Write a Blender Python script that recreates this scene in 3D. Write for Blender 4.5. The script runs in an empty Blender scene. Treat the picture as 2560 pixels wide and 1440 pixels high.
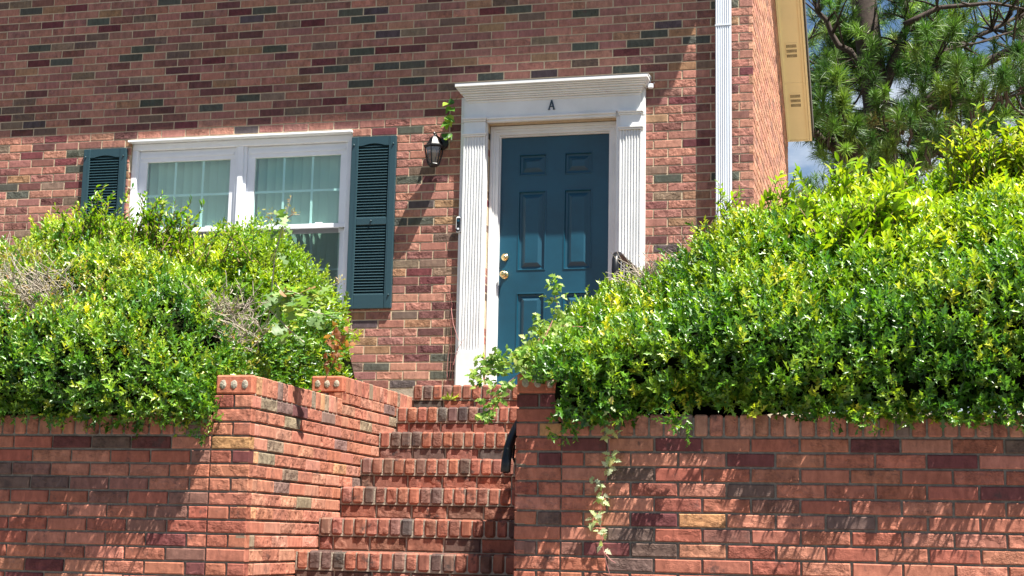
import bpy, math, random
import numpy as np
from mathutils import Vector, Matrix
random.seed(7); RNG = np.random.default_rng(11)
SC = bpy.context.scene
COL = SC.collection
R = math.radians

# ---------------------------------------------------------------- camera (eye level is z = 0)
cam_d = bpy.data.cameras.new('camera'); cam = bpy.data.objects.new('camera', cam_d); COL.objects.link(cam)
YAW, PITCH, ROLL = -0.2461, 0.1627, 0.0202
f = Vector((math.sin(YAW)*math.cos(PITCH), math.cos(YAW)*math.cos(PITCH), math.sin(PITCH)))
r0 = Vector((math.cos(YAW), -math.sin(YAW), 0)); u0 = r0.cross(f)
r_ = r0*math.cos(ROLL) + u0*math.sin(ROLL); u_ = -r0*math.sin(ROLL) + u0*math.cos(ROLL)
cam.matrix_world = Matrix(((r_.x, u_.x, -f.x, 0), (r_.y, u_.y, -f.y, 0), (r_.z, u_.z, -f.z, 0), (0, 0, 0, 1)))
cam_d.sensor_width = 36; cam_d.lens = 36*3813.8/2560
cam_d.clip_start = 0.05; cam_d.clip_end = 3000
SC.camera = cam

# ---------------------------------------------------------------- sun, sky, exposure
SUN = Vector((-0.42, 0.27, -1.0)).normalized()
sd = bpy.data.lights.new('sun', 'SUN'); sd.energy = 5.0; sd.angle = R(0.5); sd.color = (1.0, 0.95, 0.86)
so = bpy.data.objects.new('sun', sd); COL.objects.link(so)
so.rotation_euler = SUN.to_track_quat('-Z', 'Y').to_euler(); so.location = (3, -2, 12)
W = bpy.data.worlds.new('World'); SC.world = W; W.use_nodes = True
nt = W.node_tree; nt.nodes.clear()
sky = nt.nodes.new('ShaderNodeTexSky'); sky.sky_type = 'NISHITA'; sky.sun_disc = False
sky.ozone_density = 3.0; sky.air_density = 1.2; sky.sun_elevation = math.asin(-SUN.z); sky.sun_rotation = math.atan2(-SUN.x, -SUN.y)
tc = nt.nodes.new('ShaderNodeTexCoord'); mp = nt.nodes.new('ShaderNodeMapping'); mp.inputs['Scale'].default_value = (3.2, 3.2, 7.5)
mp.inputs['Location'].default_value = (0.35, 0.2, 0.1)
nz = nt.nodes.new('ShaderNodeTexNoise'); nz.inputs['Scale'].default_value = 1.6; nz.inputs['Detail'].default_value = 9; nz.inputs['Roughness'].default_value = 0.6
rp = nt.nodes.new('ShaderNodeValToRGB'); rp.color_ramp.elements[0].position = 0.44; rp.color_ramp.elements[1].position = 0.60
mx = nt.nodes.new('ShaderNodeMix'); mx.data_type = 'RGBA'; mx.inputs[7].default_value = (7.0, 7.8, 9.0, 1)
bg = nt.nodes.new('ShaderNodeBackground'); bg.inputs['Strength'].default_value = 0.034
wo = nt.nodes.new('ShaderNodeOutputWorld'); l = nt.links.new
l(tc.outputs['Generated'], mp.inputs[0]); l(mp.outputs[0], nz.inputs[0]); sx = nt.nodes.new('ShaderNodeSeparateXYZ'); l(tc.outputs['Generated'], sx.inputs[0])
ma = nt.nodes.new('ShaderNodeMath'); ma.operation = 'MULTIPLY_ADD'; l(sx.outputs[2], ma.inputs[0]); ma.inputs[1].default_value = -1.3; ma.inputs[2].default_value = 0.34; ma.use_clamp = False
mb_ = nt.nodes.new('ShaderNodeMath'); mb_.operation = 'MAXIMUM'; l(ma.outputs[0], mb_.inputs[0]); mb_.inputs[1].default_value = -0.10
mc_ = nt.nodes.new('ShaderNodeMath'); l(nz.outputs[0], mc_.inputs[0]); l(mb_.outputs[0], mc_.inputs[1]); l(mc_.outputs[0], rp.inputs[0])
l(rp.outputs[0], mx.inputs[0]); tn = nt.nodes.new('ShaderNodeMix'); tn.data_type = 'RGBA'; tn.blend_type = 'MULTIPLY'; tn.inputs[0].default_value = 1; tn.inputs[7].default_value = (0.86, 0.97, 1.10, 1)
l(sky.outputs[0], tn.inputs[6]); l(tn.outputs[2], mx.inputs[6]); l(mx.outputs[2], bg.inputs[0]); l(bg.outputs[0], wo.inputs[0])
SC.view_settings.view_transform = 'Standard'; SC.view_settings.look = 'None'
SC.view_settings.gamma = 1; SC.view_settings.exposure = 1.62
SC.cycles.max_bounces = 8

# ---------------------------------------------------------------- materials
def new_mat(name):
    m = bpy.data.materials.new(name); m.use_nodes = True
    t = m.node_tree; p = t.nodes['Principled BSDF']; return m, t, p
def nd(t, kind, **kw):
    n = t.nodes.new('ShaderNode'+kind)
    for k, v in kw.items():
        if k in n.inputs.keys(): n.inputs[k].default_value = v
        else: setattr(n, k, v)
    return n
def mixc(t, fac, a, b, mode='MIX'):
    n = t.nodes.new('ShaderNodeMix'); n.data_type = 'RGBA'; n.blend_type = mode
    for s, v in ((0, fac), (6, a), (7, b)):
        if hasattr(v, 'links') or isinstance(v, bpy.types.NodeSocket): t.links.new(v, n.inputs[s])
        else: n.inputs[s].default_value = v
    return n.outputs[2]
def plain(name, col, rough=0.6, metal=0.0, noise=0.0, nscale=8, bump=0.0, bscale=60, spec=0.5):
    m, t, p = new_mat(name)
    p.inputs['Base Color'].default_value = (*col, 1); p.inputs['Roughness'].default_value = rough; p.inputs['Metallic'].default_value = metal
    p.inputs['Specular IOR Level'].default_value = spec
    co = nd(t, 'TexCoord').outputs['Object']
    if noise:
        n = nd(t, 'TexNoise', Scale=nscale, Detail=6, Roughness=0.65); t.links.new(co, n.inputs[0])
        rr = nd(t, 'ValToRGB'); rr.color_ramp.elements[0].position = 0.3; rr.color_ramp.elements[1].position = 0.7
        t.links.new(n.outputs[0], rr.inputs[0])
        d = tuple(c*(1-noise) for c in col)
        t.links.new(mixc(t, rr.outputs[0], (*d, 1), (*[min(1, c*(1+noise*0.4)) for c in col], 1)), p.inputs['Base Color'])
    if bump:
        n2 = nd(t, 'TexNoise', Scale=bscale, Detail=5); t.links.new(co, n2.inputs[0])
        b = nd(t, 'Bump', Strength=bump, Distance=0.004); t.links.new(n2.outputs[0], b.inputs['Height']); t.links.new(b.outputs[0], p.inputs['Normal'])
    return m
def brick_mat(name, bumps=1.0, stain=(0.05, 0.04, 0.04), stain_amt=0.5, rusty=None):
    m, t, p = new_mat(name); L = t.links.new
    a = nd(t, 'Attribute', attribute_name='Col'); co = nd(t, 'TexCoord').outputs['Object']
    map1 = nd(t, 'Mapping', Scale=(30, 30, 12)); L(co, map1.inputs[0])
    n1 = nd(t, 'TexNoise', Scale=1.0, Detail=7, Roughness=0.7); L(map1.outputs[0], n1.inputs[0])
    r1 = nd(t, 'ValToRGB'); r1.color_ramp.elements[0].position = 0.30; r1.color_ramp.elements[1].position = 0.72
    r1.color_ramp.elements[0].color = (0.62, 0.57, 0.55, 1); r1.color_ramp.elements[1].color = (1.28, 1.25, 1.2, 1)
    L(n1.outputs[0], r1.inputs[0])
    c = mixc(t, 1.0, a.outputs['Color'], r1.outputs[0], 'MULTIPLY')
    n2 = nd(t, 'TexNoise', Scale=9.0, Detail=8, Roughness=0.75); L(co, n2.inputs[0])
    r2 = nd(t, 'ValToRGB'); r2.color_ramp.elements[0].position = 0.56; r2.color_ramp.elements[1].position = 0.66
    L(n2.outputs[0], r2.inputs[0])
    mm = nd(t, 'Math', operation='MULTIPLY'); L(r2.outputs[0], mm.inputs[0]); mm.inputs[1].default_value = stain_amt
    c = mixc(t, mm.outputs[0], c, (*stain, 1))
    L(c, p.inputs['Base Color']); p.inputs['Roughness'].default_value = 0.85; p.inputs['Specular IOR Level'].default_value = 0.25
    # rug texture
    map3 = nd(t, 'Mapping', Scale=(70, 70, 110)); L(co, map3.inputs[0])
    n3 = nd(t, 'TexNoise', Scale=1.0, Detail=4, Roughness=0.6, Distortion=1.2); L(map3.outputs[0], n3.inputs[0])
    n4 = nd(t, 'TexNoise', Scale=420.0, Detail=3); L(co, n4.inputs[0])
    n5 = nd(t, 'TexNoise', Scale=14.0, Detail=2); L(co, n5.inputs[0])
    r5 = nd(t, 'ValToRGB'); r5.color_ramp.elements[0].position = 0.42; r5.color_ramp.elements[1].position = 0.62; L(n5.outputs[0], r5.inputs[0])
    mu = nd(t, 'Math', operation='MULTIPLY'); L(n3.outputs[0], mu.inputs[0]); L(r5.outputs[0], mu.inputs[1])
    mu2 = nd(t, 'Math', operation='MULTIPLY'); L(mu.outputs[0], mu2.inputs[0]); L(a.outputs['Alpha'], mu2.inputs[1])
    ad = nd(t, 'Math', operation='MULTIPLY_ADD'); L(n4.outputs[0], ad.inputs[0]); ad.inputs[1].default_value = 0.10; L(mu2.outputs[0], ad.inputs[2])
    b = nd(t, 'Bump', Strength=1.0*bumps, Distance=0.014); L(ad.outputs[0], b.inputs['Height']); L(b.outputs[0], p.inputs['Normal'])
    return m
def leaf_mat(name, trans=0.35, rough=0.32, tint=(1.5, 1.7, 0.5), spec=0.5):
    m, t, p = new_mat(name); L = t.links.new
    a = nd(t, 'Attribute', attribute_name='Col')
    L(a.outputs['Color'], p.inputs['Base Color']); p.inputs['Roughness'].default_value = rough; p.inputs['Specular IOR Level'].default_value = spec
    tr = nd(t, 'BsdfTranslucent'); L(mixc(t, 1.0, a.outputs['Color'], (*tint, 1), 'MULTIPLY'), tr.inputs[0])
    ms = nd(t, 'MixShader'); ms.inputs[0].default_value = trans
    L(p.outputs[0], ms.inputs[1]); L(tr.outputs[0], ms.inputs[2]); L(ms.outputs[0], t.nodes['Material Output'].inputs[0])
    return m
M = {}
M['hbrick'] = brick_mat('house_brick', 1.0, (0.08, 0.045, 0.045), 0.5)
M['rbrick'] = brick_mat('red_brick', 1.0, (0.055, 0.038, 0.035), 0.75)
M['sbrick'] = brick_mat('stained_step_brick', 1.1, (0.035, 0.030, 0.030), 0.9)
M['hmortar'] = plain('tan_mortar', (0.52, 0.41, 0.28), 0.95, 0, 0.25, 30, 0.6, 200)
M['rmortar'] = plain('grey_mortar', (0.235, 0.205, 0.165), 0.95, 0, 0.45, 40, 0.8, 150)
M['smortar'] = plain('pale_mortar', (0.36, 0.31, 0.24), 0.95, 0, 0.45, 30, 0.9, 120)
M['white'] = plain('white_trim_paint', (0.71, 0.72, 0.72), 0.45, 0, 0.14, 3, 0.10, 40)
M['vinyl'] = plain('white_vinyl', (0.78, 0.81, 0.87), 0.35, 0, 0.08, 4)
M['gutterwhite'] = plain('white_metal_paint', (0.60, 0.64, 0.70), 0.3, 0, 0.04, 4)
M['cream'] = plain('beige_soffit_paint', (0.90, 0.83, 0.51), 0.5, 0, 0.06, 3)
M['dark'] = plain('dark_vent_hole', (0.07, 0.055, 0.035), 0.9)
M['door'] = plain('teal_blue_door_paint', (0.004, 0.058, 0.098), 0.40, 0, 0.35, 2.0, 0.10, 200)
M['black'] = plain('black_paint', (0.008, 0.009, 0.011), 0.35, spec=0.35)
M['letter'] = plain('dark_blue_letter', (0.01, 0.03, 0.05), 0.4)
M['brass'] = plain('polished_brass', (0.66, 0.52, 0.26), 0.22, 1.0)
M['roof'] = plain('dark_shingle', (0.07, 0.06, 0.05), 0.95, 0, 0.4, 30)
M['sill'] = plain('window_interior_wall', (0.5, 0.5, 0.48), 0.9)
M['asphalt'] = plain('asphalt', (0.06, 0.06, 0.06), 0.95, 0, 0.3, 10)
M['concrete'] = plain('concrete', (0.20, 0.195, 0.185), 0.95, 0, 0.2, 4, 0.3, 60)
M['soil'] = plain('soil', (0.23, 0.19, 0.13), 0.95, 0, 0.5, 8, 0.8, 30)
M['core'] = plain('painted_inner_shade', (0.010, 0.013, 0.005), 1.0, 0, 0.7, 20, 1.0, 30, spec=0.0)  # near-black: shade among the inner twigs put into the colour
M['twig'] = plain('grey_dead_twig', (0.42, 0.36, 0.29), 0.9, 0, 0.4, 30)
M['stem'] = plain('brown_stem', (0.20, 0.12, 0.06), 0.8, 0, 0.4, 20)
M['redstem'] = plain('reddish_vine_stem', (0.34, 0.13, 0.12), 0.7)
M['bark'] = plain('pine_bark', (0.060, 0.042, 0.034), 0.95, 0, 0.6, 14, 1.0, 25)
M['holly'] = leaf_mat('glossy_holly_leaf', 0.30, 0.36, (1.7, 1.7, 0.4), spec=0.6)
M['privet'] = leaf_mat('bright_oval_leaf', 0.38, 0.34, (1.6, 1.65, 0.4))
M['softleaf'] = leaf_mat('soft_vine_leaf', 0.45, 0.5)
M['needle'] = leaf_mat('pine_needle', 0.25, 0.5, (1.2, 1.4, 0.6))
def shutter_mat():
    m, t, p = new_mat('dark_green_shutter'); L = t.links.new
    co = nd(t, 'TexCoord').outputs['Object']; mp_ = nd(t, 'Mapping', Scale=(14, 14, 2.2)); L(co, mp_.inputs[0])
    w = nd(t, 'TexWave', Scale=6.0, Distortion=5.0, Detail=3); L(mp_.outputs[0], w.inputs[0])
    L(mixc(t, w.outputs[1] if len(w.outputs) > 1 else w.outputs[0], (0.011, 0.034, 0.045, 1), (0.022, 0.060, 0.075, 1)), p.inputs['Base Color'])
    b = nd(t, 'Bump', Strength=0.25, Distance=0.002); L(w.outputs['Fac'], b.inputs['Height']); L(b.outputs[0], p.inputs['Normal'])
    p.inputs['Roughness'].default_value = 0.38
    return m
M['shutter'] = shutter_mat()
def glass_mat(name, tint, gloss=0.14):
    m, t, p = new_mat(name); L = t.links.new
    tr = nd(t, 'BsdfTransparent'); tr.inputs[0].default_value = (*tint, 1)
    gl = nd(t, 'BsdfGlossy'); gl.inputs['Roughness'].default_value = 0.02
    ms = nd(t, 'MixShader'); ms.inputs[0].default_value = gloss; L(tr.outputs[0], ms.inputs[1]); L(gl.outputs[0], ms.inputs[2])
    L(ms.outputs[0], t.nodes['Material Output'].inputs[0]); return m
M['glass'] = glass_mat('green_tinted_glass', (0.84, 0.97, 0.93), 0.10)
M['screen'] = glass_mat('window_screen_mesh', (0.72, 0.72, 0.72), 0.0)
M['lampglass'] = glass_mat('rippled_lamp_glass', (0.82, 0.78, 0.72), 0.14)
M['blind'] = plain('vertical_blind', (0.55, 0.60, 0.54), 0.7)

# ---------------------------------------------------------------- object helpers
def tag(o, label=None, cat=None, group=None, kind=None):
    if label: o['label'] = label
    if cat: o['category'] = cat
    if group: o['group'] = group
    if kind: o['kind'] = kind
    return o
def thing(name, label, cat, loc=(0, 0, 0), group=None):
    o = bpy.data.objects.new(name, None); COL.objects.link(o); o.location = loc; o.empty_display_size = 0.1
    return tag(o, label, cat, group)
def wpos(o):
    v = Vector(o.location)
    while o.parent: o = o.parent; v += Vector(o.location)
    return v
class MB:
    def __init__(s): s.v = []; s.f = []; s.m = []; s.c = []
    def add(s, verts, faces, mat=0, col=(1, 1, 1, 1)):
        b = len(s.v); s.v += [tuple(x) for x in verts]
        for q in faces: s.f.append(tuple(i+b for i in q)); s.m.append(mat); s.c.append(col)
    def box(s, x0, x1, y0, y1, z0, z1, bev=0.0, mat=0, col=(1, 1, 1, 1)):
        if bev <= 0:
            v = [(x, y, z) for z in (z0, z1) for x, y in ((x0, y0), (x1, y0), (x1, y1), (x0, y1))]
            s.add(v, [(3, 2, 1, 0), (4, 5, 6, 7), (0, 1, 5, 4), (1, 2, 6, 5), (2, 3, 7, 6), (3, 0, 4, 7)], mat, col); return
        b = bev; X = (x0, x1); Y = (y0, y1); Z = (z0, z1); v = []; idx = {}
        sg = (1, -1)
        for i in (0, 1):
            for j in (0, 1):
                for k in (0, 1):
                    cx, cy, cz = X[i], Y[j], Z[k]
                    idx[i, j, k, 'x'] = len(v); v.append((cx, cy+sg[j]*b, cz+sg[k]*b))
                    idx[i, j, k, 'y'] = len(v); v.append((cx+sg[i]*b, cy, cz+sg[k]*b))
                    idx[i, j, k, 'z'] = len(v); v.append((cx+sg[i]*b, cy+sg[j]*b, cz))
        F = []
        g = lambda i, j, k, a: idx[i, j, k, a]
        for i in (0, 1):
            q = [g(i, 0, 0, 'x'), g(i, 1, 0, 'x'), g(i, 1, 1, 'x'), g(i, 0, 1, 'x')]; F.append(q if i else q[::-1])
            q = [g(0, i, 0, 'y'), g(0, i, 1, 'y'), g(1, i, 1, 'y'), g(1, i, 0, 'y')]; F.append(q if i else q[::-1])
            q = [g(0, 0, i, 'z'), g(1, 0, i, 'z'), g(1, 1, i, 'z'), g(0, 1, i, 'z')]; F.append(q if i else q[::-1])
        for j in (0, 1):
            for k in (0, 1):
                F.append([g(0, j, k, 'y'), g(1, j, k, 'y'), g(1, j, k, 'z'), g(0, j, k, 'z')])
                F.append([g(j, 0, k, 'x'), g(j, 1, k, 'x'), g(j, 1, k, 'z'), g(j, 0, k, 'z')])
                F.append([g(j, k, 0, 'x'), g(j, k, 1, 'x'), g(j, k, 1, 'y'), g(j, k, 0, 'y')])
        for i in (0, 1):
            for j in (0, 1):
                for k in (0, 1): F.append([g(i, j, k, 'x'), g(i, j, k, 'y'), g(i, j, k, 'z')])
        s.add(v, F, mat, col)
    def prism(s, prof, axis, a0, a1, mat=0, cap=True):
        # prof: list of (p,q) in the plane perpendicular to axis
        n = len(prof)
        def pt(p, q, a):
            return {'x': (a, p, q), 'y': (p, a, q), 'z': (p, q, a)}[axis]
        v = [pt(p, q, a0) for p, q in prof] + [pt(p, q, a1) for p, q in prof]
        F = [(i, (i+1) % n, n+(i+1) % n, n+i) for i in range(n)]
        if cap: F += [tuple(range(n))[::-1], tuple(range(n, 2*n))]
        s.add(v, F, mat)
    def tube(s, pts, rad, n=6, mat=0, col=(1, 1, 1, 1)):
        pts = [Vector(p) for p in pts]; N = len(pts)
        rad = [rad]*N if not hasattr(rad, '__len__') else rad
        ref = Vector((0.3, 0.2, 1)).normalized(); rings = []
        for i, p in enumerate(pts):
            d = (pts[min(i+1, N-1)]-pts[max(i-1, 0)]).normalized()
            a = d.cross(ref);
            if a.length < 0.1: a = d.cross(Vector((1, 0, 0)))
            a.normalize(); b = d.cross(a)
            rings.append([p+(a*math.cos(2*math.pi*k/n)+b*math.sin(2*math.pi*k/n))*rad[i] for k in range(n)])
        v = [x for r in rings for x in r]
        F = [(i*n+k, i*n+(k+1) % n, (i+1)*n+(k+1) % n, (i+1)*n+k) for i in range(N-1) for k in range(n)]
        F += [tuple(range(n))[::-1], tuple(range((N-1)*n, N*n))]
        s.add(v, F, mat, col)
    def lathe(s, prof, c, n=16, mat=0, axis='z'):
        v = []
        for r, h in prof:
            for k in range(n):
                a = 2*math.pi*(k+0.5)/n
                if axis == 'z': v.append((c[0]+r*math.cos(a), c[1]+r*math.sin(a), c[2]+h))
                else: v.append((c[0]+r*math.cos(a), c[1]-h, c[2]+r*math.sin(a)))
        N = len(prof)
        F = [(i*n+k, i*n+(k+1) % n, (i+1)*n+(k+1) % n, (i+1)*n+k) for i in range(N-1) for k in range(n)]
        F += [tuple(range(n))[::-1], tuple(range((N-1)*n, N*n))]
        s.add(v, F, mat)
    def build(s, name, mats, parent=None, smooth=False, label=None):
        off = wpos(parent) if parent else Vector((0, 0, 0))
        V = np.array(s.v, dtype=np.float32) - np.array(off, dtype=np.float32)
        me = bpy.data.meshes.new(name); me.from_pydata(V.tolist(), [], s.f)
        for m in (mats if isinstance(mats, (list, tuple)) else [mats]): me.materials.append(m)
        me.polygons.foreach_set('material_index', s.m)
        a = me.attributes.new('Col', 'FLOAT_COLOR', 'FACE'); a.data.foreach_set('color', np.array(s.c, dtype=np.float32).ravel())
        if smooth: me.polygons.foreach_set('use_smooth', [True]*len(s.f))
        me.update(); o = bpy.data.objects.new(name, me); COL.objects.link(o)
        if parent: o.parent = parent
        if label: o['label'] = label
        return o
def np_mesh(name, V, F, C, mat, parent=None, smooth=False):
    """V (n,3), F (m,k) of equal face size, C (m,4)"""
    off = np.array(wpos(parent)) if parent else np.zeros(3)
    V = (V-off).astype(np.float32); k = F.shape[1]
    me = bpy.data.meshes.new(name); me.vertices.add(len(V)); me.vertices.foreach_set('co', V.ravel())
    me.loops.add(F.size); me.loops.foreach_set('vertex_index', F.astype(np.int32).ravel())
    me.polygons.add(len(F)); me.polygons.foreach_set('loop_start', np.arange(0, F.size, k, dtype=np.int32))
    me.update(calc_edges=True)
    a = me.attributes.new('Col', 'FLOAT_COLOR', 'FACE'); a.data.foreach_set('color', C.astype(np.float32).ravel())
    if smooth: me.polygons.foreach_set('use_smooth', np.ones(len(F), dtype=bool))
    me.materials.append(mat); me.validate(); o = bpy.data.objects.new(name, me); COL.objects.link(o)
    if parent: o.parent = parent
    return o

# ---------------------------------------------------------------- bricks
CH = 0.0677; BL = 0.21716; JT = 0.010
def vary(c, a=0.12):
    k = 1+random.uniform(-a, a); return tuple(max(0, x*k*(1+random.uniform(-0.05, 0.05))) for x in c)
HCOL = [((0.335, 0.158, 0.125), 38), ((0.390, 0.188, 0.142), 18), ((0.275, 0.130, 0.112), 18), ((0.078, 0.085, 0.070), 8), ((0.130, 0.055, 0.055), 6),
        ((0.140, 0.042, 0.048), 5), ((0.300, 0.175, 0.105), 6), ((0.210, 0.150, 0.110), 4), ((0.090, 0.070, 0.075), 3), ((0.200, 0.090, 0.078), 9), ((0.150, 0.105, 0.085), 5)]
SIDE_SUNLIT = [((0.520, 0.280, 0.190), 50), ((0.470, 0.240, 0.170), 30), ((0.400, 0.210, 0.160), 15), ((0.30, 0.17, 0.13), 5)]  # few dark bricks; stronger sun on this side painted into the palette
RCOL = [((0.365, 0.138, 0.090), 34), ((0.405, 0.172, 0.115), 22), ((0.300, 0.100, 0.068), 18), ((0.140, 0.045, 0.045), 7), ((0.130, 0.085, 0.070), 7),
        ((0.400, 0.210, 0.095), 2), ((0.210, 0.100, 0.080), 9)]
SCOL = [((0.300, 0.115, 0.078), 36), ((0.250, 0.105, 0.078), 26), ((0.120, 0.075, 0.065), 20), ((0.190, 0.100, 0.080), 18), ((0.090, 0.070, 0.065), 8)]
CCOL = [((0.390, 0.165, 0.112), 40), ((0.425, 0.205, 0.145), 28), ((0.370, 0.150, 0.100), 16), ((0.250, 0.200, 0.145), 8), ((0.210, 0.140, 0.120), 6), ((0.470, 0.270, 0.140), 4), ((0.16, 0.07, 0.07), 2)]
def pick(tab):
    x = random.uniform(0, sum(w for _, w in tab))
    for c, w in tab:
        x -= w
        if x <= 0: return vary(c)
    return vary(tab[0][0])
def brick(mb, O, U, V, N, u0, u1, v0, v1, proud=0.0, depth=0.05, ch=0.004, col=None, jit=0.0012, rough=1.0):
    """a brick face: O origin, U, V, N unit vectors; face rectangle in (u,v)"""
    j = lambda: random.uniform(-jit, jit)
    n0 = proud+random.uniform(-0.0016, 0.0016)
    out = [(u0+j(), v0+j()), (u1+j(), v0+j()), (u1+j(), v1+j()), (u0+j(), v1+j())]
    cc = [(ch, ch), (-ch, ch), (-ch, -ch), (ch, -ch)]
    P = lambda u, v, n: tuple(O[i]+U[i]*u+V[i]*v+N[i]*n for i in range(3))
    vs = [P(a+c[0]+j()*0.6, b+c[1]+j()*0.6, n0) for (a, b), c in zip(out, cc)] + [P(a, b, n0-ch) for a, b in out] + [P(a, b, n0-depth) for a, b in out]
    F = [(0, 1, 2, 3)] + [(4+i, 4+(i+1) % 4, (i+1) % 4, i) for i in range(4)] + [(8+i, 8+(i+1) % 4, 4+(i+1) % 4, 4+i) for i in range(4)]
    mb.add(vs, F, 0, (*col, rough))
def rugged():
    return random.choice([0.15, 0.3, 0.9, 1.2, 1.2]) 
def bond(mb, O, U, V, N, uA, uB, rows, phase, tab, holes=(), proud=0.0, pl=BL, depth=0.05, ulim=None, jit=0.0012, ch=0.004, jx=JT):
    """rows: list of (row_index, v_bottom, v_top); phase: joint position of even rows; holes: (u0,u1,v0,v1)"""
    for ri, v0, v1 in rows:
        ph = phase + (0 if ri % 2 == 0 else pl/2)
        lo, hi = (uA, uB) if ulim is None else ulim((v0+v1)/2)
        if hi-lo < 0.02: continue
        segs = [(lo, hi)]
        for h0, h1, g0, g1 in holes:
            if g0 < (v0+v1)/2 < g1:
                ns = []
                for a, b in segs:
                    if h1 <= a or h0 >= b: ns.append((a, b)); continue
                    if h0-a > 0.012: ns.append((a, h0))
                    if b-h1 > 0.012: ns.append((h1, b))
                segs = ns
        for a, b in segs:
            k = math.floor((a-ph)/pl); 
            carry = False
            while ph+k*pl < b:
                s, e = ph+k*pl, ph+(k+1)*pl; k += 1
                s2, e2 = max(s, a), min(e, b)
                if s < a and e2-s2 < 0.03 and e2 < b: carry = True; continue
                if carry: s2 = a; carry = False
                if b-e2 < 0.03: e2 = b; k += 1
                if e2-s2 < 0.014: continue
                l0 = s2+(jx/2 if s2 > a+1e-6 else 0); l1 = e2-(jx/2 if e2 < b-1e-6 else 0)
                if l1-l0 < 0.012: continue
                brick(mb, O, U, V, N, l0, l1, v0+JT/2, v1-JT/2, proud, depth, ch, pick(tab), jit, rugged())
X_, Y_, Z_ = (1, 0, 0), (0, 1, 0), (0, 0, 1); NY = (0, -1, 0)
HD = 11.235; WD = 6.9156
exec_later = []
# ================================================================ SETTING
mb = MB(); mb.box(-300, 300, -300, 2.0, -1.75, -1.60); tag(mb.build('road', M['asphalt']), kind='structure')
mb = MB(); mb.box(-300, 300, 2.0, 6.2, -1.75, -1.48, 0.01); tag(mb.build('sidewalk', M['concrete']), kind='structure')
V = []; F = []
ys = [6.2, 7.10, 7.11, 8.2, 9.6, 11.0, 20, 60, 200, 900]; zs = [-1.49, -1.49, 0.44, 0.50, 0.70, 0.92, 1.0, 0.9, 0.5, 0.2]
def terr(mb, xs, zf, y_a=None):
    n = len(ys)
    for x in xs: pass
    v = [(x, y, zf(x, z, y)) for x in xs for y, z in zip(ys, zs)]
    F = [(i*n+j, (i+1)*n+j, (i+1)*n+j+1, i*n+j+1) for i in range(len(xs)-1) for j in range(n-1)]
    mb.add(v, F)
mb = MB(); terr(mb, (-900, -60, -15, -3.25), lambda x, z, y: z); terr(mb, (-1.52, 15, 60, 900), lambda x, z, y: z)
mb.add([(-3.25, 9.7, 0.7), (-1.52, 9.7, 0.7), (-1.52, 900, 0.2), (-3.25, 900, 0.2)], [(0, 1, 2, 3)])
tag(mb.build('ground', M['soil']), kind='structure')

# ================================================================ HOUSE
house = thing('brick_house', 'brown and pink brick house with white trimmed door marked A and dark green shutters', 'house', (-4, HD, 0.9))
HX0 = -7.1586; HZ0 = 3.8037; ZB = 0.90
WIN = (-6.135, -4.170, 1.745, 3.205); DOOR = (-3.045, -2.015, 0.5, 3.215)
holes = [WIN, (-6.16, -4.145, 1.640, 1.745), DOOR]
rows = []
for c in range(-33, 44):
    zc = HZ0-c*CH
    if zc-CH/2 < ZB: break
    rows.append((c, zc-CH/2, zc+CH/2))
mb = MB(); bond(mb, (0, HD, 0), X_, Z_, NY, -12.0, -0.975, rows, HX0, HCOL, holes, depth=0.03, ch=0.003)
# side face (towards +x) with its top cut by the sloping roof
def ztop(y): return 4.04+0.60*(15.13-y)
rows_s = [r for r in rows]
def lim(z): 
    y1 = min(15.27, 15.13-(z-4.10)/0.60 if z > 4.04 else 15.27); return (HD+0.0, y1)
bond(mb, (-0.975, 0, 0), Y_, Z_, X_, HD, 15.27, rows_s, HD+0.10, SIDE_SUNLIT, depth=0.03, ch=0.003, ulim=lim)
# rowlock sill under the window and jamb bricks of the door reveal
x = -6.155
while x < -4.16:
    brick(mb, (0, HD, 0), X_, Z_, NY, x, x+0.0577, 1.648, 1.742, 0.012, 0.10, 0.004, vary((0.33, 0.13, 0.09)), 0.0012, 0.3); x += 0.0677
for c, z0, z1 in rows:
    if z1 < 3.22: 
        brick(mb, (-3.045, 0, 0), Y_, Z_, X_, HD+0.004, HD+0.095, z0+JT/2, z1-JT/2, 0.0, 0.03, 0.003, pick(HCOL), 0.001, 0.6)
for c, z0, z1 in rows:
    if 1.745 < z0 and z1 < 3.21:
        brick(mb, (WIN[0], 0, 0), Y_, Z_, X_, HD+0.004, HD+0.095, z0+JT/2, z1-JT/2, 0.0, 0.03, 0.003, pick(HCOL), 0.001, 0.6)
wall = mb.build('wall', M['hbrick'], house)
mb = MB(); D = HD+0.0045
def wallrect(mb, x0, x1, z0, z1): mb.box(x0, x1, D, D+0.20, z0, z1)
wallrect(mb, -12, WIN[0], ZB-0.3, 6.0); wallrect(mb, WIN[0], WIN[1], ZB-0.3, 1.64); wallrect(mb, WIN[0], WIN[1], WIN[3], 6.0)
wallrect(mb, WIN[1], DOOR[0], ZB-0.3, 6.0); wallrect(mb, DOOR[0], DOOR[1], 3.215, 6.0); wallrect(mb, DOOR[1], -0.9795, ZB-0.3, 6.0)
mb.prism([(D+0.2, ZB-0.3), (15.265, ZB-0.3), (15.265, 3.96), (D+0.2, 6.35)], 'x', -1.18, -0.9795)
mb.box(-12, -1.18, 15.06, 15.26, ZB-0.3, 3.96)
mb.build('mortar', M['hmortar'], wall)
# crack beside the window head
mb = MB()
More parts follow.
